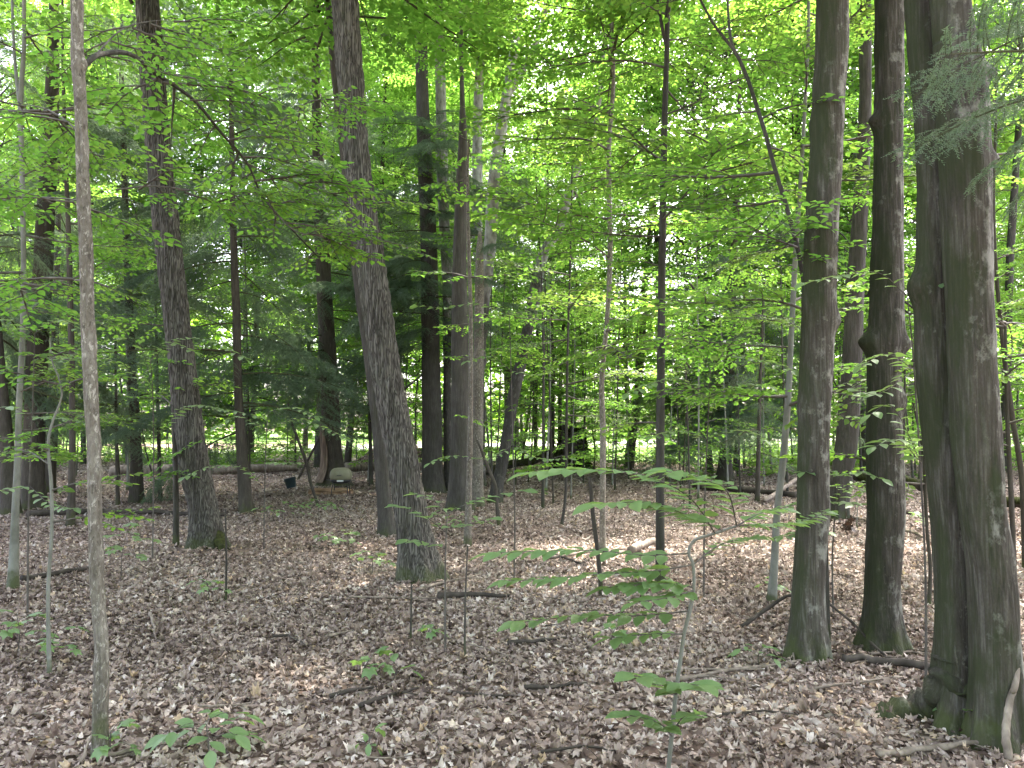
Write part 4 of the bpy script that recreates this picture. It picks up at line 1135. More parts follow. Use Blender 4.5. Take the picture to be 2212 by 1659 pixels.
# ================================================================== STUMP, LOGS AND STICKS
def wood_piece(name, label, cat, pts, wd, m, group=None, taper=.75, nseg=8, lift=None, rough=.12, moss=False, shoots=0):
    """a log or stick lying along picture points (px, py) on the ground; a third number lifts it"""
    W = []
    for p in pts:
        g = ground_at(p[0], p[1])
        W.append(g)
    W = np.array(W)
    Y = W[:, 1].mean()
    r = wd * .5 / FPX * Y
    W[:, 2] += r * .85 + .022 + np.array([(p[2] if len(p) > 2 else 0) for p in pts])
    P = smooth_path(W, 7)
    seed = sum(map(ord, label)) % 991
    rg = np.random.default_rng(seed)
    n = len(P)
    rad = r * np.linspace(1, taper, n) * (1 + rg.normal(0, rough * .4, n))
    P[:, 2] = np.maximum(P[:, 2], gz(P[:, 0], P[:, 1]) + rad * .8 + (.03 if wd < 12 else .012))
    P = P + (vnoise(np.arange(n) * .5, np.zeros(n), seed=seed)[:, None] - .5) * r * np.array([1.2, 1.2, .6])
    base = np.array([P[0][0], P[0][1], float(gz(P[0][0], P[0][1]))])
    P = P - base
    P = np.vstack([P[0] + (P[0] - P[1]) * .05, P, P[-1] + (P[-1] - P[-2]) * .05]); rad = np.concatenate([[rad[0] * .1], rad, [rad[-1] * .1]])
    mb = MB()
    v, f = tube(P, rad, nseg)
    v = v + (vnoise(v[:, 0] * 9 / max(r * 12, .1), v[:, 1] * 9 / max(r * 12, .1), v[:, 2] * 9, seed)[:, None] - .5) * r * .5
    mb.add(v, f, 0)
    for k in range(shoots):
        i = rg.integers(n // 4, n - 2)
        d = unit(P[i + 1] - P[i]); side = unit(np.array([-d[1], d[0], .2 + rg.random() * .4])) * (1 if k % 2 else -1)
        side[2] = abs(side[2])
        ln = np.linalg.norm(P[-1] - P[0]) * rg.uniform(.12, .3)
        q = P[i] + (d * .8 + side) * ln * np.linspace(0, 1, 5)[:, None] - np.array([0, 0, .3 * ln]) * np.linspace(0, 1, 5)[:, None] ** 2
        v, f = tube(q, np.linspace(r * .5, r * .15, 5), 5); mb.add(v, f, 0)
    o = link(name, mb.mesh(name, [M[m]]), None, base)
    tag(o, label, cat, group)
    return o, P + base, r

def moss_on(o, P, r, base):
    n = len(P)
    v, f = tube(P[2:-2] - base + np.array([0, 0, r * .16]), r * .93 * (1 + .12 * np.sin(np.arange(n - 4) * 1.3)), 10)
    v = v + (vnoise(v[:, 0] * 8, v[:, 1] * 8, v[:, 2] * 8, 3)[:, None] - .5) * r * .45
    link('moss', mesh_from('moss', v, [f], [M['moss']]), o)

LG = 'fallen logs'
STK = 'sticks lying in the leaf litter'
wood_piece('fallen_log', 'long fallen log lying level beyond the dark conifers, pale and lit at one stretch', 'log', [(240, 1030), (380, 1026), (500, 1024), (640, 1023)], 23, 'pale_wood', LG, nseg=14)
wood_piece('fallen_log', 'moss-touched log lying just behind the kettle grill', 'log', [(745, 1020), (830, 1018), (925, 1016)], 20, 'pale_wood', LG, nseg=14)
wood_piece('fallen_log', 'thin dark log lying low across the litter before the dark conifers', 'log', [(60, 1118), (200, 1114), (340, 1114), (480, 1121)], 13, 'dark_wood', LG, nseg=10)
o, P, r = wood_piece('fallen_log', 'mossy log lying between the clump of trunks and the mossy stump', 'log', [(1030, 1030), (1100, 1020, .1), (1160, 1018, .25), (1222, 1014, .5)], 17, 'dark_wood', LG, nseg=14)
moss_on(o, P, r, np.array(o.location))
o, P, r = wood_piece('fallen_log', 'mossy log passing behind the burled trunk and the massive twin trunk', 'log', [(1850, 1050, .12), (1950, 1062, .12), (2060, 1085, .08), (2260, 1122, .05)], 24, 'dark_wood', LG, nseg=14)
moss_on(o, P, r, np.array(o.location))
wood_piece('fallen_log', 'rotten pale log end lying between wavy stem and straight slim trunk', 'log', [(1362, 1200), (1390, 1187), (1418, 1176)], 17, 'pale_wood', LG, nseg=12)
wood_piece('fallen_log', 'short dark log at the foot of the burled trunk', 'log', [(1822, 1432), (1900, 1440), (2035, 1462)], 18, 'dark_wood', LG, nseg=12)
wood_piece('fallen_log', 'crumbling pale log in front of the massive twin trunk', 'log', [(1895, 1645), (1990, 1636), (2125, 1616)], 15, 'pale_wood', LG, nseg=12, rough=.3)
wood_piece('fallen_log', 'dark log lying on litter near the pale thin tree at the picture edge', 'log', [(40, 1262), (110, 1250), (188, 1238)], 12, 'dark_wood', LG, nseg=10)
wood_piece('fallen_log', 'long dark log in deep litter beyond the pale beech', 'log', [(1500, 1058), (1600, 1066), (1720, 1078)], 16, 'dark_wood', LG, nseg=10)
wood_piece('fallen_log', 'grey log slanting between the pale beech and the tall mossy trunk', 'log', [(1650, 1090), (1720, 1060, .2), (1745, 1045, .3)], 9, 'pale_wood', LG, nseg=10)
for lb, pts, wd, m, sh in (
    ('long pale branch curving away from the rotten log end', [(1185, 1213), (1250, 1203), (1320, 1194), (1366, 1194)], 6, 'pale_wood', 0),
    ('dark bent stick near the foot of the snapped dead stem', [(1200, 1207), (1230, 1216), (1266, 1229)], 6, 'dark_wood', 1),
    ('short thick dark stick beyond the seedling stems in the middle', [(948, 1297), (1010, 1296), (1102, 1299)], 12, 'dark_wood', 0),
    ('long pale stick pointing toward the foot of the tall mossy trunk', [(1430, 1487), (1560, 1464), (1700, 1442), (1806, 1424)], 8, 'pale_wood', 2),
    ('shorter pale stick lying along the long pale stick', [(1432, 1463), (1530, 1458), (1642, 1458)], 6, 'pale_wood', 0),
    ('arched dark branch bowing over the foot of the tall mossy trunk', [(1606, 1362), (1660, 1350, .1), (1716, 1350, .2), (1800, 1372, .18), (1912, 1428)], 8, 'dark_wood', 0),
    ('dark stick in front of the big crooked sapling', [(1130, 1503), (1200, 1496), (1268, 1488)], 9, 'dark_wood', 1),
    ('dark stick beyond the single leaf pair in the middle', [(1100, 1400), (1160, 1396), (1224, 1388)], 8, 'dark_wood', 0),
    ('thin pale stick in the litter before the mottled tree', [(428, 1541), (480, 1538), (542, 1531)], 5, 'pale_wood', 0),
    ('pale stick from the foot of the mottled tree to the flat-leaved seedling', [(213, 1652), (280, 1638), (362, 1620)], 10, 'pale_wood', 1),
    ('pale stick tilted up against the foot of the mottled tree', [(172, 1665), (200, 1640, .1), (236, 1640, .34)], 6, 'pale_wood', 0),
    ('short brown stick in the litter below the tilting furrowed trunk', [(702, 1388), (735, 1378), (772, 1368)], 6, 'pale_wood', 0),
    ('small pale curved stick near the thin seedling stem', [(322, 1335), (333, 1360), (336, 1392)], 6, 'pale_wood', 0),
    ('brown branch lying toward the seedling with drooping leaves', [(715, 1518), (770, 1504), (812, 1499)], 8, 'dark_wood', 0),
    ('long brown branch slanting below the seedling with drooping leaves', [(775, 1543), (830, 1520), (905, 1497)], 9, 'dark_wood', 1),
    ('thin forked twig on open litter near the picture bottom', [(894, 1562), (930, 1600), (985, 1652)], 5, 'pale_wood', 1),
    ('fine twig slanting across open litter in the lower middle', [(928, 1600), (970, 1574), (1018, 1546)], 4, 'pale_wood', 0),
    ('bent thin stick in the litter between the two seedlings', [(588, 1386), (625, 1384), (662, 1406)], 5, 'dark_wood', 0),
    ('straight thin stick in the litter before the dark stick', [(985, 1511), (1045, 1512), (1110, 1516)], 5, 'dark_wood', 0),
    ('brown stick lying behind the burled trunk, farther one', [(1946, 1113), (1980, 1118), (2014, 1126)], 8, 'dark_wood', 0),
    ('pale stick lying behind the burled trunk, nearer one', [(1944, 1151), (1970, 1158), (2000, 1168)], 8, 'pale_wood', 0),
    ('pale stick between the two mossy trunks', [(1826, 1118), (1850, 1125), (1878, 1135)], 8, 'pale_wood', 0),
    ('long thin pale stick below the leaning furrowed trunk', [(753, 1299), (840, 1299), (945, 1300)], 4, 'pale_wood', 0),
    ('long thin pale stick slanting from the leaning furrowed trunk to the wavy stem', [(898, 1286), (980, 1262), (1082, 1236)], 5, 'pale_wood', 1),
    ('fine pale twig lying below the big crooked sapling', [(1010, 1400), (1080, 1420), (1110, 1442)], 3, 'pale_wood', 0),
    ('pale twig between burled trunk and massive twin trunk', [(1880, 1425), (1950, 1420), (2020, 1422)], 5, 'pale_wood', 1),
    ('second pale twig below the burled trunk', [(1760, 1500), (1850, 1488), (1950, 1472)], 6, 'pale_wood', 1),
    ('dark twig in the litter right of the big crooked sapling', [(1560, 1560), (1640, 1550), (1725, 1556)], 5, 'dark_wood', 1),
    ('thin brown stick near the picture bottom below the big crooked sapling', [(1170, 1640), (1260, 1628), (1330, 1636)], 6, 'dark_wood', 1)):
    wood_piece('fallen_stick', lb, 'stick', pts, wd * 1.25, m, STK, .45, 7, shoots=sh)
wood_piece('birch_stick', 'peeling white stick leaning against the massive twin trunk at the picture edge', 'stick', [(2180, 1656), (2177, 1645, .12), (2188, 1632, .24), (2198, 1630, .30), (2206, 1622, .42)], 17, 'pale_wood', STK, .7, 9)

def snag():
    b = ground_at(1235, 1022)
    Y = b[1]; k = Y / FPX
    t = thing('mossy_stump', 'tall broken stump thick with green moss at the end of the mossy log', 'stump', b)
    n = 28; nz = 22
    a = np.linspace(0, 2 * np.pi, n, endpoint=False)
    V = []
    for i in range(nz):
        u = i / (nz - 1)
        r = k * (30 - 9 * u + 16 * math.exp(-u * 7)) * (1 + .22 * (vnoise(np.cos(a) * 1.5, np.sin(a) * 1.5, np.full(n, u * 3), 5) - .5) * 2)
        top = k * (92 + 34 * (vnoise(np.cos(a) * 1.2 + 3, np.sin(a) * 1.2, seed=8) - .3))
        V.append(np.stack([r * np.cos(a), r * np.sin(a), -.1 + u * top], 1))
    V.append(np.tile([[0, 0, k * 40]], (n, 1)))
    V = np.concatenate(V)
    link('trunk', mesh_from('trunk', V, [grid_quads(nz + 1, n)], [M['dark_wood']]), t)
    # cushions of moss
    rg = np.random.default_rng(4)
    mb = MB()
    for q in range(420):
        aa = rg.uniform(0, 6.283); u = rg.random() ** 1.1
        r = k * (30 - 9 * u + 16 * math.exp(-u * 7))
        if vnoise(np.array([math.cos(aa) * 2]), np.array([math.sin(aa) * 2]), np.array([u * 4.0]), 12)[0] < .42: continue
        c = np.array([r * math.cos(aa), r * math.sin(aa), u * k * 95])
        s = k * rg.uniform(3, 8)
        P = c + rg.normal(0, s * .5, (7, 3))
        out = np.array([math.cos(aa), math.sin(aa), .5])
        scatter(OVAL, P, out + rg.normal(0, .6, (7, 3)), rg.normal(0, 1, (7, 3)), np.full(7, s * 1.3), rg.random(7), mb, 0)
    link('moss', mb.mesh('moss', [M['moss']]), t)
snag()
for k, (px, py, sc_, lb) in enumerate(((1206, 1014, .62, 'low green bush hugging the foot of the mossy stump'), (1262, 1020, .5, 'smaller green bush on the far side of the mossy stump'), (1500, 1016, .62, 'bright yellow green bush between straight slim trunk and drooping conifer'))):
    g_ = ground_at(px, py)
    put('foliage', CR_SHRUB[k], thing('shrub', lb, 'bush', g_), (0, 0, 0), k * 2.0, 0, 0, sc_)

def earth_mound(label, px, py, wd, hp, m):
    b = ground_at(px, py); k = b[1] / FPX
    n, q = 36, 10
    a = np.linspace(0, 2 * np.pi, n, endpoint=False)
    V = []
    for i in range(q):
        u = i / (q - 1)
        r = wd * .5 * k * (1 - u) ** .7
        V.append(np.stack([r * np.cos(a), r * np.sin(a) * .6, hp * k * np.sin(u * 1.57) * (1 + .5 * (vnoise(np.cos(a) * 2, np.sin(a) * 2, np.full(n, u * 2), 9) - .5)) - .03], 1))
    V = np.concatenate(V); V[:, :2] += (vnoise(V[:, 0] * 3, V[:, 1] * 3, V[:, 2] * 3, 2)[:, None] - .5) * wd * k * .08
    tag(link('earth_mound', mesh_from('earth_mound', V, [grid_quads(q, n)], [m]), None, b), label, 'mound')
earth_mound('low brown earth mound beside the mossy stump', 1310, 1030, 150, 12, M['ground'])
earth_mound('low leafy mound with grey debris behind the kettle grill', 860, 1000, 190, 40, M['ground'])

# ================================================================== GRILL, BUCKET, SLAB
def grill():
    b = ground_at(736, 1069)
    k = b[1] / FPX
    t = thing('kettle_grill', 'small grill with rounded beige lid and black bowl on thin legs', 'grill', b)
    zr = k * 33                                       # height of the rim
    def lathe(prof, n=36, sx=1.0, sy=.72, sq=3.2):
        a = np.linspace(0, 2 * np.pi, n, endpoint=False)
        cs, sn = np.cos(a), np.sin(a)
        rr = (np.abs(cs) ** sq + np.abs(sn) ** sq) ** (-1 / sq)     # rounded oblong outline
        V = np.concatenate([np.stack([rr * cs * r * sx, rr * sn * r * sy, np.full(n, z)], 1) for r, z in prof])
        return V, grid_quads(len(prof), n)
    v, f = lathe([(k * 20.5, zr), (k * 21.5, zr + k * .6), (k * 22.8, zr + k * 4), (k * 23.4, zr + k * 8.5), (k * 22.8, zr + k * 13.5), (k * 21, zr + k * 18.5), (k * 18, zr + k * 22), (k * 14.5, zr + k * 24), (k * 8, zr + k * 25), (0, zr + k * 25.2)])
    lid = link('lid', mesh_from('lid', v, [f], [M['grill_lid']]), t)
    v, f = tube(np.array([[-.05, -.0, 0], [-.045, -.03, .0], [.045, -.03, .0], [.05, 0, 0]]) * k / .011, .008, 6)
    link('handle', mesh_from('handle', v, [f], [M['black_metal']]), lid, (0, -k * 16.5, zr + k * 10))
    v, f = lathe([(k * 4.2, 0), (k * 4.2, k * .8), (k * 2, k * 1.0), (0, k * 1.0)], 16, 1, .8, 2)
    link('vent', mesh_from('vent', v, [f], [M['black_metal']]), lid, (k * 1, -k * 8.5, zr + k * 21.0)).rotation_euler = (R(38), 0, 0)
    v, f = lathe([(0, zr - k * 9), (k * 10, zr - k * 8.6), (k * 17, zr - k * 7), (k * 21, zr - k * 4), (k * 21.5, zr - k * .8), (k * 20.6, zr - k * .6)])
    bowl = link('bowl', mesh_from('bowl', v, [f], [M['black_metal']]), t)
    mb = MB()
    bx = np.array([[-1, -1, -1], [1, -1, -1], [1, 1, -1], [-1, 1, -1], [-1, -1, 1], [1, -1, 1], [1, 1, 1], [-1, 1, 1]], float)
    bf = np.array([[0, 3, 2, 1], [4, 5, 6, 7], [0, 1, 5, 4], [1, 2, 6, 5], [2, 3, 7, 6], [3, 0, 4, 7]])
    mb.add(bx * np.array([k * 7, .006, k * 1.8]), bf, 0)
    link('badge', mb.mesh('badge', [M['white_metal']], False), bowl, (k * 2, -k * 16.2, zr - k * 2.2))
    for s in (-1, 1):
        mb = MB(); mb.add(bx * np.array([k * 4, k * 5, k * .5]), bf, 0)
        link('side_handle', mb.mesh('side_handle', [M['black_metal']], False), bowl, (s * k * 27, 0, zr - k * 1.5))
        for q in (-1, 1):
            P = np.array([[s * k * 15, q * k * 9, zr - k * 6], [s * k * 16.5, q * k * 11, zr * .4], [s * k * 17.5, q * k * 12, -.02]])
            v, f = tube(P, k * .9, 7)
            link('leg', mesh_from('leg', v, [f], [M['black_metal']]), t)
grill()

def bucket():
    b = ground_at(630, 1056); k = b[1] / FPX
    t = thing('bucket', 'dark blue bucket tipped over slightly on the litter left of the grill', 'bucket', b + np.array([0, 0, k * 2.5]))
    t.rotation_euler = (R(-8), R(-13), .3)
    n = 28; a = np.linspace(0, 2 * np.pi, n, endpoint=False)
    prof = [(0, 0), (k * 9, 0), (k * 9.6, k * .6), (k * 12, k * 19), (k * 12.6, k * 19.2), (k * 12.6, k * 21), (k * 11.6, k * 21), (k * 11.2, k * 19), (k * 8.8, k * 1.2), (0, k * 1.2)]
    V = np.concatenate([np.stack([r * np.cos(a), r * np.sin(a), np.full(n, z)], 1) for r, z in prof])
    link('shell', mesh_from('shell', V, [grid_quads(len(prof), n)], [M['bucket']]), t)
    u = np.linspace(0, np.pi, 14)
    P = np.stack([k * 12.8 * np.cos(u), -k * 7 * np.sin(u) - k * .5, k * 19 - k * 10 * np.sin(u)], 1)
    v, f = tube(P, .004, 6)
    link('handle', mesh_from('handle', v, [f], [M['black_metal']]), t)
bucket()

def slab():
    c = ground_at(716, 1066); k = c[1] / FPX
    nx, ny = 26, 10
    X, Y = np.meshgrid(np.linspace(-46, 46, nx) * k, np.linspace(-1, 1, ny))
    wv = .24 * (1 - .5 * (X / (46 * k)) ** 2) + .05 * np.sin(X * 9)
    Z = .035 + .05 * np.cos(Y * 1.3) * (1 - .4 * (X / (46 * k)) ** 2) + (vnoise(X * 14, Y * 3, seed=6) - .5) * .03
    top = np.stack([X, Y * wv, Z], -1).reshape(-1, 3)
    bot = top.copy(); bot[:, 2] = -.03
    F = grid_quads(ny, nx, False)
    idx = np.arange(nx * ny).reshape(ny, nx)
    ring = np.concatenate([idx[0], idx[1:, -1], idx[-1, -2::-1], idx[-2:0:-1, 0]])
    sidef = np.stack([ring, np.roll(ring, -1), np.roll(ring, -1) + nx * ny, ring + nx * ny], 1)
    o = link('wood_slab', mesh_from('wood_slab', np.vstack([top, bot]), [np.concatenate([F, F[:, ::-1] + nx * ny, sidef])], [M['slab']]), None, c)
    o.rotation_euler = (R(4), 0, R(-6)); o.location.z += .035
    tag(o, 'flat orange-brown slab of rotten wood lying under the grill', 'wood slab')
slab()

# ================================================================== PLANTS IN FRONT: every leaf an object
LEAFM = {'beech': [leaf_mesh('leaf', 'beech', M['near_leaf'])], 'maple': [leaf_mesh('leaf', 'maple', M['near_leaf'])]}
def leaf_obj(parent, p, d, nrm, size, kind='beech'):
    d = Vector(d).normalized(); x = d.cross(Vector(nrm)).normalized(); z = x.cross(d)
    o = link('leaf', LEAFM[kind][0], parent, p)
    o.rotation_mode = 'QUATERNION'
    o.rotation_quaternion = Matrix((x, d, z)).transposed().to_quaternion()
    o.scale = (size,) * 3
    return o

def twig_leaves(t, base, pts, size, spacing, kind='beech', r0=.004, rg=None, start=.1, tilt=.17, tip=True, droop=-.14):
    """a twig through world points with alternate leaves"""
    P = smooth_path(np.array(pts), 6) - base
    v, f = tube(P, np.linspace(r0, r0 * .4, len(P)), 6)
    link('twig', mesh_from('twig', v, [f], [M['twig']]), t)
    seg = np.linalg.norm(np.diff(P, axis=0), axis=1); c = np.concatenate([[0], np.cumsum(seg)])
    s = start * c[-1]; k = 0
    while s < c[-1]:
        p = np.array([np.interp(s, c, P[:, i]) for i in range(3)])
        i = min(np.searchsorted(c, s), len(P) - 1)
        fwd = unit(P[i] - P[i - 1])
        side = unit(np.array([-fwd[1], fwd[0], 0])) * (1 if k % 2 else -1)
        d = side * .8 + fwd * rg.uniform(.4, .9) + np.array([0, 0, rg.uniform(droop, .12)])
        leaf_obj(t, p, d, np.array([0, 0, 1.]) + rg.normal(0, tilt, 3), size * rg.uniform(.65, 1.15), kind)
        k += 1; s += spacing * rg.uniform(.7, 1.3)
    if tip:
        leaf_obj(t, P[-1], unit(P[-1] - P[-2]) + np.array([0, 0, -.15]), np.array([0, 0, 1.]) + rg.normal(0, .2, 3), size, kind)

def big_sapling():
    Y = 3.15
    spec = [(1436, 1790, 10), (1442, 1690, 10), (1450, 1600, 10), (1460, 1500, 9), (1468, 1440, 9), (1478, 1370, 8), (1490, 1320, 9), (1499, 1270, 7), (1497, 1220, 7), (1488, 1195, 7), (1500, 1168, 7), (1545, 1152, 6), (1592, 1136, 5)]
    pts, rad = world_path(spec, Y)
    base = np.array([pts[0][0], pts[0][1], float(gz(pts[0][0], pts[0][1]))])
    t = thing('crooked_sapling', 'crooked young sapling close by with wide flat layers of big green leaves', 'sapling', base)
    pts = np.vstack([[base[0], base[1], base[2] - .1], pts[pts[:, 2] > base[2] + .02]]); rad = rad[-len(pts):]
    S = smooth_path(np.hstack([pts, rad[:, None]]), 6)
    v, f = tube(S[:, :3] - base, S[:, 3], 9)
    link('stem', mesh_from('stem', v, [f], [M['beech']]), t)
    rg = np.random.default_rng(3)
    A = lambda *q: [at(*p) for p in q]
    TW = [
        (A((1545, 1152, 3.15), (1490, 1075, 2.95), (1400, 1030, 2.8), (1290, 1016, 2.75), (1150, 1020, 2.7)), 0.100, 0.022),
        (A((1592, 1136, 3.15), (1570, 1060, 2.95), (1510, 1030, 2.8), (1440, 1018, 2.7)), 0.109, 0.022),
        (A((1560, 1145, 3.1), (1480, 1110, 2.85), (1390, 1085, 2.7), (1290, 1090, 2.6)), 0.105, 0.022),
        (A((1592, 1136, 3.15), (1640, 1110, 3.2), (1690, 1100, 3.3)), 0.086, 0.020),
        (A((1592, 1136, 3.15), (1650, 1135, 3.4), (1720, 1130, 3.7), (1790, 1105, 3.9)), 0.086, 0.022),
        (A((1490, 1195, 3.15), (1400, 1200, 3.1), (1290, 1190, 3.1), (1180, 1190, 3.1), (1060, 1195, 3.1)), 0.096, 0.022),
        (A((1497, 1220, 3.15), (1400, 1235, 3.1), (1300, 1240, 3.0), (1200, 1250, 3.0), (1100, 1255, 3.0)), 0.096, 0.022),
        (A((1499, 1270, 3.15), (1460, 1262, 3.1), (1390, 1262, 3.05), (1310, 1270, 3.0)), 0.096, 0.020),
        (A((1499, 1275, 3.15), (1450, 1290, 3.0), (1380, 1300, 2.9)), 0.096, 0.022),
        (A((1490, 1320, 3.15), (1380, 1330, 3.1), (1260, 1330, 3.1), (1120, 1345, 3.1)), 0.096, 0.026),
        (A((1478, 1370, 3.15), (1400, 1370, 3.1), (1320, 1378, 3.05)), 0.096, 0.031),
        (A((1497, 1220, 3.15), (1550, 1180, 3.2), (1600, 1165, 3.3), (1650, 1160, 3.4)), 0.081, 0.022),
        (A((1460, 1500, 3.1), (1420, 1470, 3.0), (1370, 1460, 2.9)), 0.114, 0.031),
        (A((1460, 1500, 3.1), (1480, 1480, 2.95), (1510, 1480, 2.85)), 0.123, 0.026),
        (A((1452, 1590, 3.1), (1420, 1560, 3.0), (1360, 1545, 2.95)), 0.105, 0.026),
        (A((1452, 1580, 3.1), (1475, 1550, 3.0), (1500, 1540, 2.9)), 0.105, 0.026),
    ]
    for pts, sz, sp in TW:
        twig_leaves(t, base, pts, sz, sp, 'beech', .0035, rg, .12)
big_sapling()

def seedling(label, px, py, h, n, size, kind='beech', spread=.3, seed=0, group='leafy seedlings', dx=0.0):
    b = ground_at(px, py)
    t = thing('seedling', label, 'seedling', b, group)
    rg = np.random.default_rng(seed + 500)
    top = b + np.array([dx, rg.uniform(-.05, .05), h])
    P = smooth_path(np.array([b + np.array([0, 0, -.03]), b + (top - b) * .5 + rg.normal(0, .02, 3), top]), 6)
    v, f = tube(P - b, np.linspace(.005, .002, len(P)), 6)
    link('stem', mesh_from('stem', v, [f], [M['twig']]), t)
    for k in range(n):
        u = .45 + .55 * (k + 1) / n
        p = P[int(u * (len(P) - 1))]
        a = k * 2.4 + rg.uniform(-.4, .4)
        q = [p, p + np.array([math.cos(a) * spread * .5, math.sin(a) * spread * .5, .03]), p + np.array([math.cos(a) * spread, math.sin(a) * spread, .01])]
        twig_leaves(t, b, q, size, size * .75, kind, .002, rg, .35)
G = 1
for (lb, px, py, h, n, size, kind, sp, dx) in (
    ('flat-leaved green seedling near the foot of the mottled tree, broad whorl of leaves', 452, 1640, .16, 9, .11, 'beech', .18, -.04),
    ('pale blurred seedling touching the foot of the mottled tree', 245, 1640, .14, 4, .08, 'maple', .1, 0),
    ('seedling with drooping leaves beyond the long brown branch', 795, 1475, .16, 4, .10, 'maple', .12, .02),
    ('small seedling with two bright leaves in the lower middle', 845, 1478, .12, 2, .12, 'beech', .1, .05),
    ('tiny yellow green plant at the picture bottom', 800, 1640, .10, 4, .06, 'beech', .05, 0),
    ('fern-like seedling at the foot of the tall mossy trunk', 1640, 1440, .12, 5, .08, 'beech', .14, 0),
    ('small maple seedling at the foot of the massive twin trunk', 2075, 1590, .12, 4, .08, 'maple', .10, 0),
    ('lone low seedling in the litter between the sapling and mossy roots', 1330, 1405, .14, 3, .11, 'maple', .08, 0),
    ('seedling clump at the picture edge beside the thin crooked pale sapling', 35, 1420, .30, 5, .10, 'maple', .16, 0),
    ('leafy seedling just right of the mottled tree', 262, 1250, .5, 7, .10, 'maple', .26, .05),
    ('low seedling with pale leaves below the dark log', 610, 1130, .3, 7, .12, 'beech', .4, 0),
    ('second low seedling with pale leaves beyond the first', 690, 1120, .3, 7, .12, 'beech', .4, 0),
    ('leafy seedling left of the leaning furrowed trunk', 730, 1190, .25, 6, .10, 'maple', .25, 0),
    ('leafy seedling touching the foot of the leaning furrowed trunk', 805, 1242, .22, 5, .10, 'maple', .18, 0),
    ('small seedling hiding the foot of the thin crooked pale sapling', 115, 1440, .22, 4, .09, 'maple', .14, 0),
    ('low seedling in the shade below the tilting furrowed trunk', 450, 1300, .18, 5, .08, 'maple', .14, 0),
    ('seedling under the straight slim trunk', 1420, 1290, .25, 5, .09, 'maple', .18, 0),
    ('seedling at the foot of the pale beech', 1665, 1290, .16, 4, .08, 'maple', .12, 0),
    ('broad seedling before the foot of the thin pale sapling of the clump', 1000, 1150, .34, 8, .12, 'beech', .42, -.1),
    ('small seedling in open litter beside the thin grey sapling', 1165, 1075, .2, 4, .1, 'maple', .15, 0),
    ('seedling behind the burled trunk in pale litter', 1965, 1160, .35, 5, .1, 'maple', .2, 0),
    ('tiny seedling below the clump of trunks', 930, 1390, .12, 3, .08, 'maple', .1, 0)):
    seedling(lb, px, py, h, n, size, kind, sp, G, dx=dx); G += 1

def leafy_bush_sapling(label, base_px, specs, Y0, size, kind='beech', m='twig', seed=0, name='young_sapling'):
    """a thin stem (px, py, Y points) with leafy twigs at given points"""
    b = ground_at(*base_px)
    t = thing(name, label, 'sapling', b, 'leafy young saplings')
    rg = np.random.default_rng(seed + 900)
    stem, twigs = specs
    P = smooth_path(np.array([b + np.array([0, 0, -.05])] + [at(px, py, b[1] + dy) for px, py, dy in stem]), 6) - b
    v, f = tube(P, np.linspace(.009, .003, len(P)), 7)
    link('stem', mesh_from('stem', v, [f], [M[m]]), t)
    for tw in twigs:
        twig_leaves(t, b, [at(px, py, b[1] + dy) for px, py, dy in tw], size, size * .52, kind, .003, rg, .12)
leafy_bush_sapling('low sapling with level leaf layers before the foot of the clump trunks', (962, 1420), ([(962, 1220, 0), (966, 1110, .1)],
    [[(964, 1150, 0), (910, 1110, -.2), (860, 1092, -.4)], [(966, 1110, .1), (1010, 1088, 0), (1070, 1070, -.3), (1130, 1060, -.4)], [(966, 1110, .1), (930, 1075, .3), (900, 1068, .3)], [(964, 1140, 0), (1000, 1135, -.2), (1060, 1120, -.4)], [(963, 1180, 0), (910, 1170, -.2), (880, 1168, -.3)]]), 0, .105, seed=1)
leafy_bush_sapling('sapling with long level leaf sprays before the tall mossy trunk', (1800, 1330), ([(1798, 1200, 0), (1806, 1090, -.3), (1812, 1030, -.6)],
    [[(1806, 1090, -.3), (1760, 1080, -.8), (1700, 1095, -1.2), (1640, 1110, -1.4)], [(1812, 1030, -.6), (1850, 1020, -1.0), (1905, 1035, -1.2)], [(1812, 1030, -.6), (1770, 1010, -1.0), (1735, 1020, -1.3)], [(1806, 1085, -.3), (1850, 1090, -.8), (1900, 1110, -1.0)], [(1800, 1150, -.1), (1740, 1150, -.9), (1690, 1160, -1.2)], [(1806, 1085, -.3), (1830, 1055, -.6), (1880, 1065, -.8)]]), 0, .095, seed=2)
leafy_bush_sapling('leafy sapling crossing in front of the dark conifer beyond the mottled tree', (330, 1210), ([(332, 1000, 0), (330, 850, -.3), (325, 780, -.6)],
    [[(325, 780, -.6), (380, 735, -1.0), (450, 735, -1.2), (530, 775, -1.5)], [(330, 850, -.3), (270, 790, -.8), (220, 775, -1.2)], [(330, 850, -.3), (300, 740, -.6), (240, 735, -.8)], [(325, 780, -.6), (360, 740, -.8), (420, 760, -1.0)], [(332, 950, 0), (400, 880, -.7), (480, 885, -1.1), (560, 900, -1.3)]]), 0, .10, seed=3)
leafy_bush_sapling('leafy sapling before the kettle grill with pale level leaf sprays', (570, 1190), ([(572, 1050, 0), (576, 930, -.3), (580, 890, -.5)],
    [[(576, 930, -.3), (640, 905, -.8), (700, 925, -1.0), (745, 945, -1.2)], [(576, 930, -.3), (520, 900, -.8), (470, 920, -1.0)], [(580, 890, -.5), (630, 880, -.9), (680, 900, -1.2)], [(572, 1050, 0), (520, 1010, -.5), (450, 1010, -.8), (400, 1030, -1.0)], [(574, 1000, -.1), (640, 1000, -.6)]]), 0, .10, seed=4)
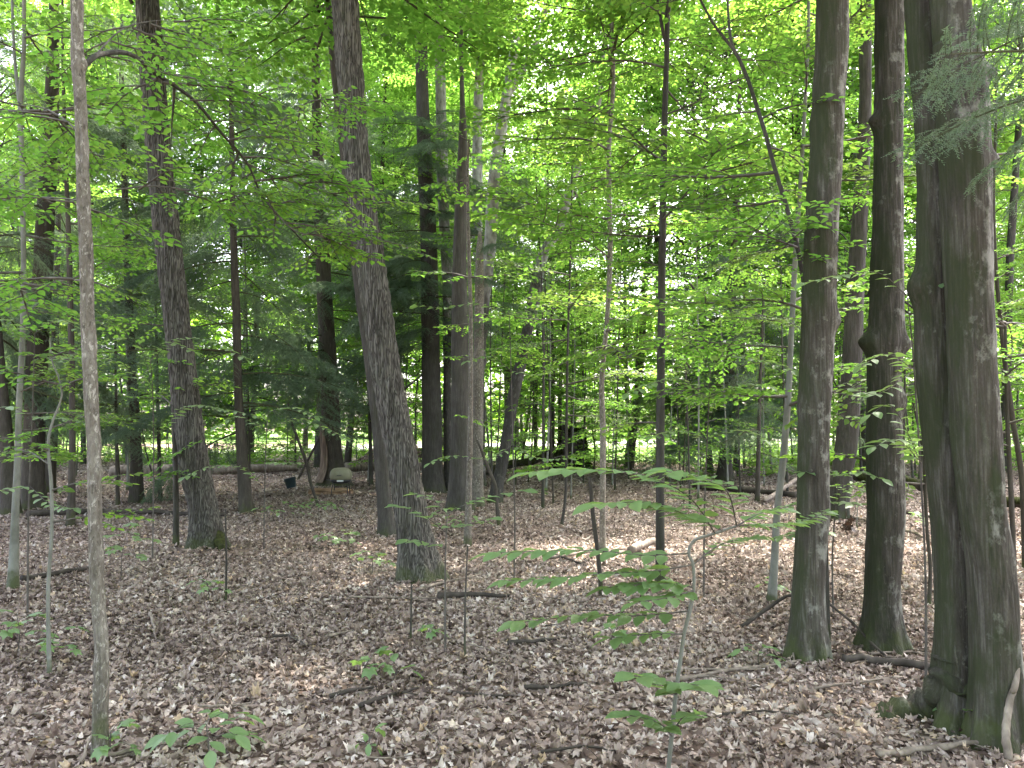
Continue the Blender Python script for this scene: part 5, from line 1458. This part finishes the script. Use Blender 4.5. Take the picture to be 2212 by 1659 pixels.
leafy_bush_sapling('leafy sapling with wide level sprays between slim trunk and pale beech', (1520, 1300), ([(1522, 1100, 0), (1530, 900, -.3), (1535, 800, -.6)],
    [[(1530, 860, -.4), (1470, 820, -.9), (1420, 825, -1.2), (1360, 850, -1.5)], [(1535, 800, -.6), (1580, 770, -.9), (1650, 780, -1.2), (1710, 800, -1.5)], [(1530, 860, -.4), (1600, 830, -.9), (1660, 835, -1.2)], [(1535, 800, -.6), (1490, 740, -1.0), (1430, 730, -1.3)], [(1535, 800, -.6), (1600, 720, -1.0), (1680, 690, -1.3), (1740, 690, -1.5)], [(1526, 950, -.2), (1470, 930, -.6), (1410, 945, -.9)], [(1526, 950, -.2), (1590, 930, -.6), (1650, 950, -.9)]]), 0, .10, seed=5)
leafy_bush_sapling('leafy sapling with sprays reaching across the two mossy trunks', (2000, 1480), ([(1998, 1200, 0), (1975, 800, -.2), (1960, 640, -.4)],
    [[(1960, 640, -.4), (1900, 590, -.6), (1820, 595, -.8), (1740, 610, -1.0)], [(1960, 640, -.4), (2010, 600, -.6), (2060, 615, -.8)], [(1975, 800, -.2), (1920, 765, -.5), (1860, 790, -.7)], [(1990, 1000, -.1), (1930, 880, -.5), (1880, 895, -.6)], [(1990, 1000, -.1), (1940, 950, -.5), (1890, 965, -.7)], [(1975, 800, -.2), (1900, 850, -.5), (1850, 840, -.7)]]), 0, .095, seed=6)
leafy_bush_sapling('leafy sapling at the picture edge before the thick dark conifer', (60, 1330), ([(62, 1100, 0), (70, 900, -.2), (75, 720, -.4)],
    [[(75, 720, -.4), (130, 690, -.7), (180, 720, -.9)], [(75, 720, -.4), (20, 690, -.7), (-40, 700, -.9)], [(70, 900, -.2), (130, 905, -.6), (200, 915, -.8)], [(70, 900, -.2), (20, 880, -.5), (-40, 890, -.8)], [(64, 1050, 0), (10, 1060, -.4), (-40, 1090, -.6)], [(70, 820, -.3), (140, 770, -.7), (210, 775, -.9)], [(64, 1050, 0), (110, 1090, -.3), (160, 1100, -.5)]]), 0, .095, seed=7)
leafy_bush_sapling('thin leafy sapling with small sprays before the clump of trunks', (1110, 1260), ([(1112, 1120, 0), (1108, 960, 0), (1104, 800, -.1), (1100, 680, -.2)],
    [[(1100, 680, -.2), (1030, 655, -.4), (960, 665, -.6), (900, 660, -.8)], [(1104, 800, -.1), (1060, 770, -.4), (1010, 780, -.6)], [(1100, 680, -.2), (1160, 670, -.5), (1220, 690, -.7)], [(1108, 960, 0), (1060, 990, -.4), (980, 985, -.7), (930, 1000, -.9)], [(1108, 960, 0), (1160, 990, -.4), (1230, 990, -.7)], [(1104, 800, -.1), (1150, 810, -.4), (1200, 800, -.6)]]), 0, .09, seed=8)
leafy_bush_sapling('tiny bright leafed sprig twig standing between the two mossy trunks', (1850, 1140), ([(1852, 1090, 0), (1848, 1070, 0), (1846, 1058, 0)],
    [[(1848, 1070, 0), (1820, 1055, 0), (1800, 1050, 0)], [(1848, 1070, 0), (1875, 1062, 0), (1890, 1066, 0)], [(1846, 1058, 0), (1840, 1045, 0), (1860, 1040, 0)]]), 0, .10, m='beech', seed=9)

def dead_cluster():
    p = at(1832, 1138, 8.5)
    t = thing('dead_leaf_cluster', 'dark curled dead leaves hanging on a twig between the two mossy trunks', 'dead leaves', p)
    rg = np.random.default_rng(2)
    P = np.array([at(1850, 1085, 8.6), at(1846, 1110, 8.55), at(1834, 1128, 8.5), at(1822, 1140, 8.5)]) - p
    v, f = tube(P, .004, 5)
    link('twig', mesh_from('twig', v, [f], [M['twig']]), t)
    me = leaf_mesh('leaf', 'maple', M['dead_leaf'])
    for k in range(13):
        o = link('leaf', me, t, rg.normal(0, .06, 3) * np.array([1.3, 1, .7]))
        o.rotation_euler = rg.uniform(0, 6.28, 3); o.scale = (.09,) * 3
dead_cluster()

def near_bough():
    """hemlock branch reaching in from beyond the picture edge"""
    P0 = at(2560, 30, 3.4)
    b = np.array([P0[0], P0[1], float(gz(P0[0], P0[1]))])
    t = thing('hemlock_tree', 'conifer outside the picture whose near boughs hang in at the top edge', 'tree', b, HEM)
    z = np.linspace(-.1, 6.5, 8)
    v, f = tube(np.stack([0 * z, 0 * z, z], 1), np.linspace(.11, .06, 8), 14)
    link('trunk', mesh_from('trunk', v, [f], [M['hem']]), t)
    for k, (px, py, px2, py2) in enumerate(((2420, 110, 1985, 268), (2400, 190, 2040, 330), (2430, -30, 2120, 60), (2400, 260, 2110, 405), (2420, 20, 2080, 215), (2440, 330, 2170, 470))):
        a = at(px, py, 3.3) - b; c = at(px2, py2, 3.15) - b
        d = c - a; az = math.atan2(d[1], d[0])
        ln = np.linalg.norm(d)
        put('bough', BOU['M'][k % 3], t, a, az, math.atan2(d[2], math.hypot(d[0], d[1])) + .30, (.9, -.5, .7, .4, -.8, .5)[k], ln / 1.6)
near_bough()
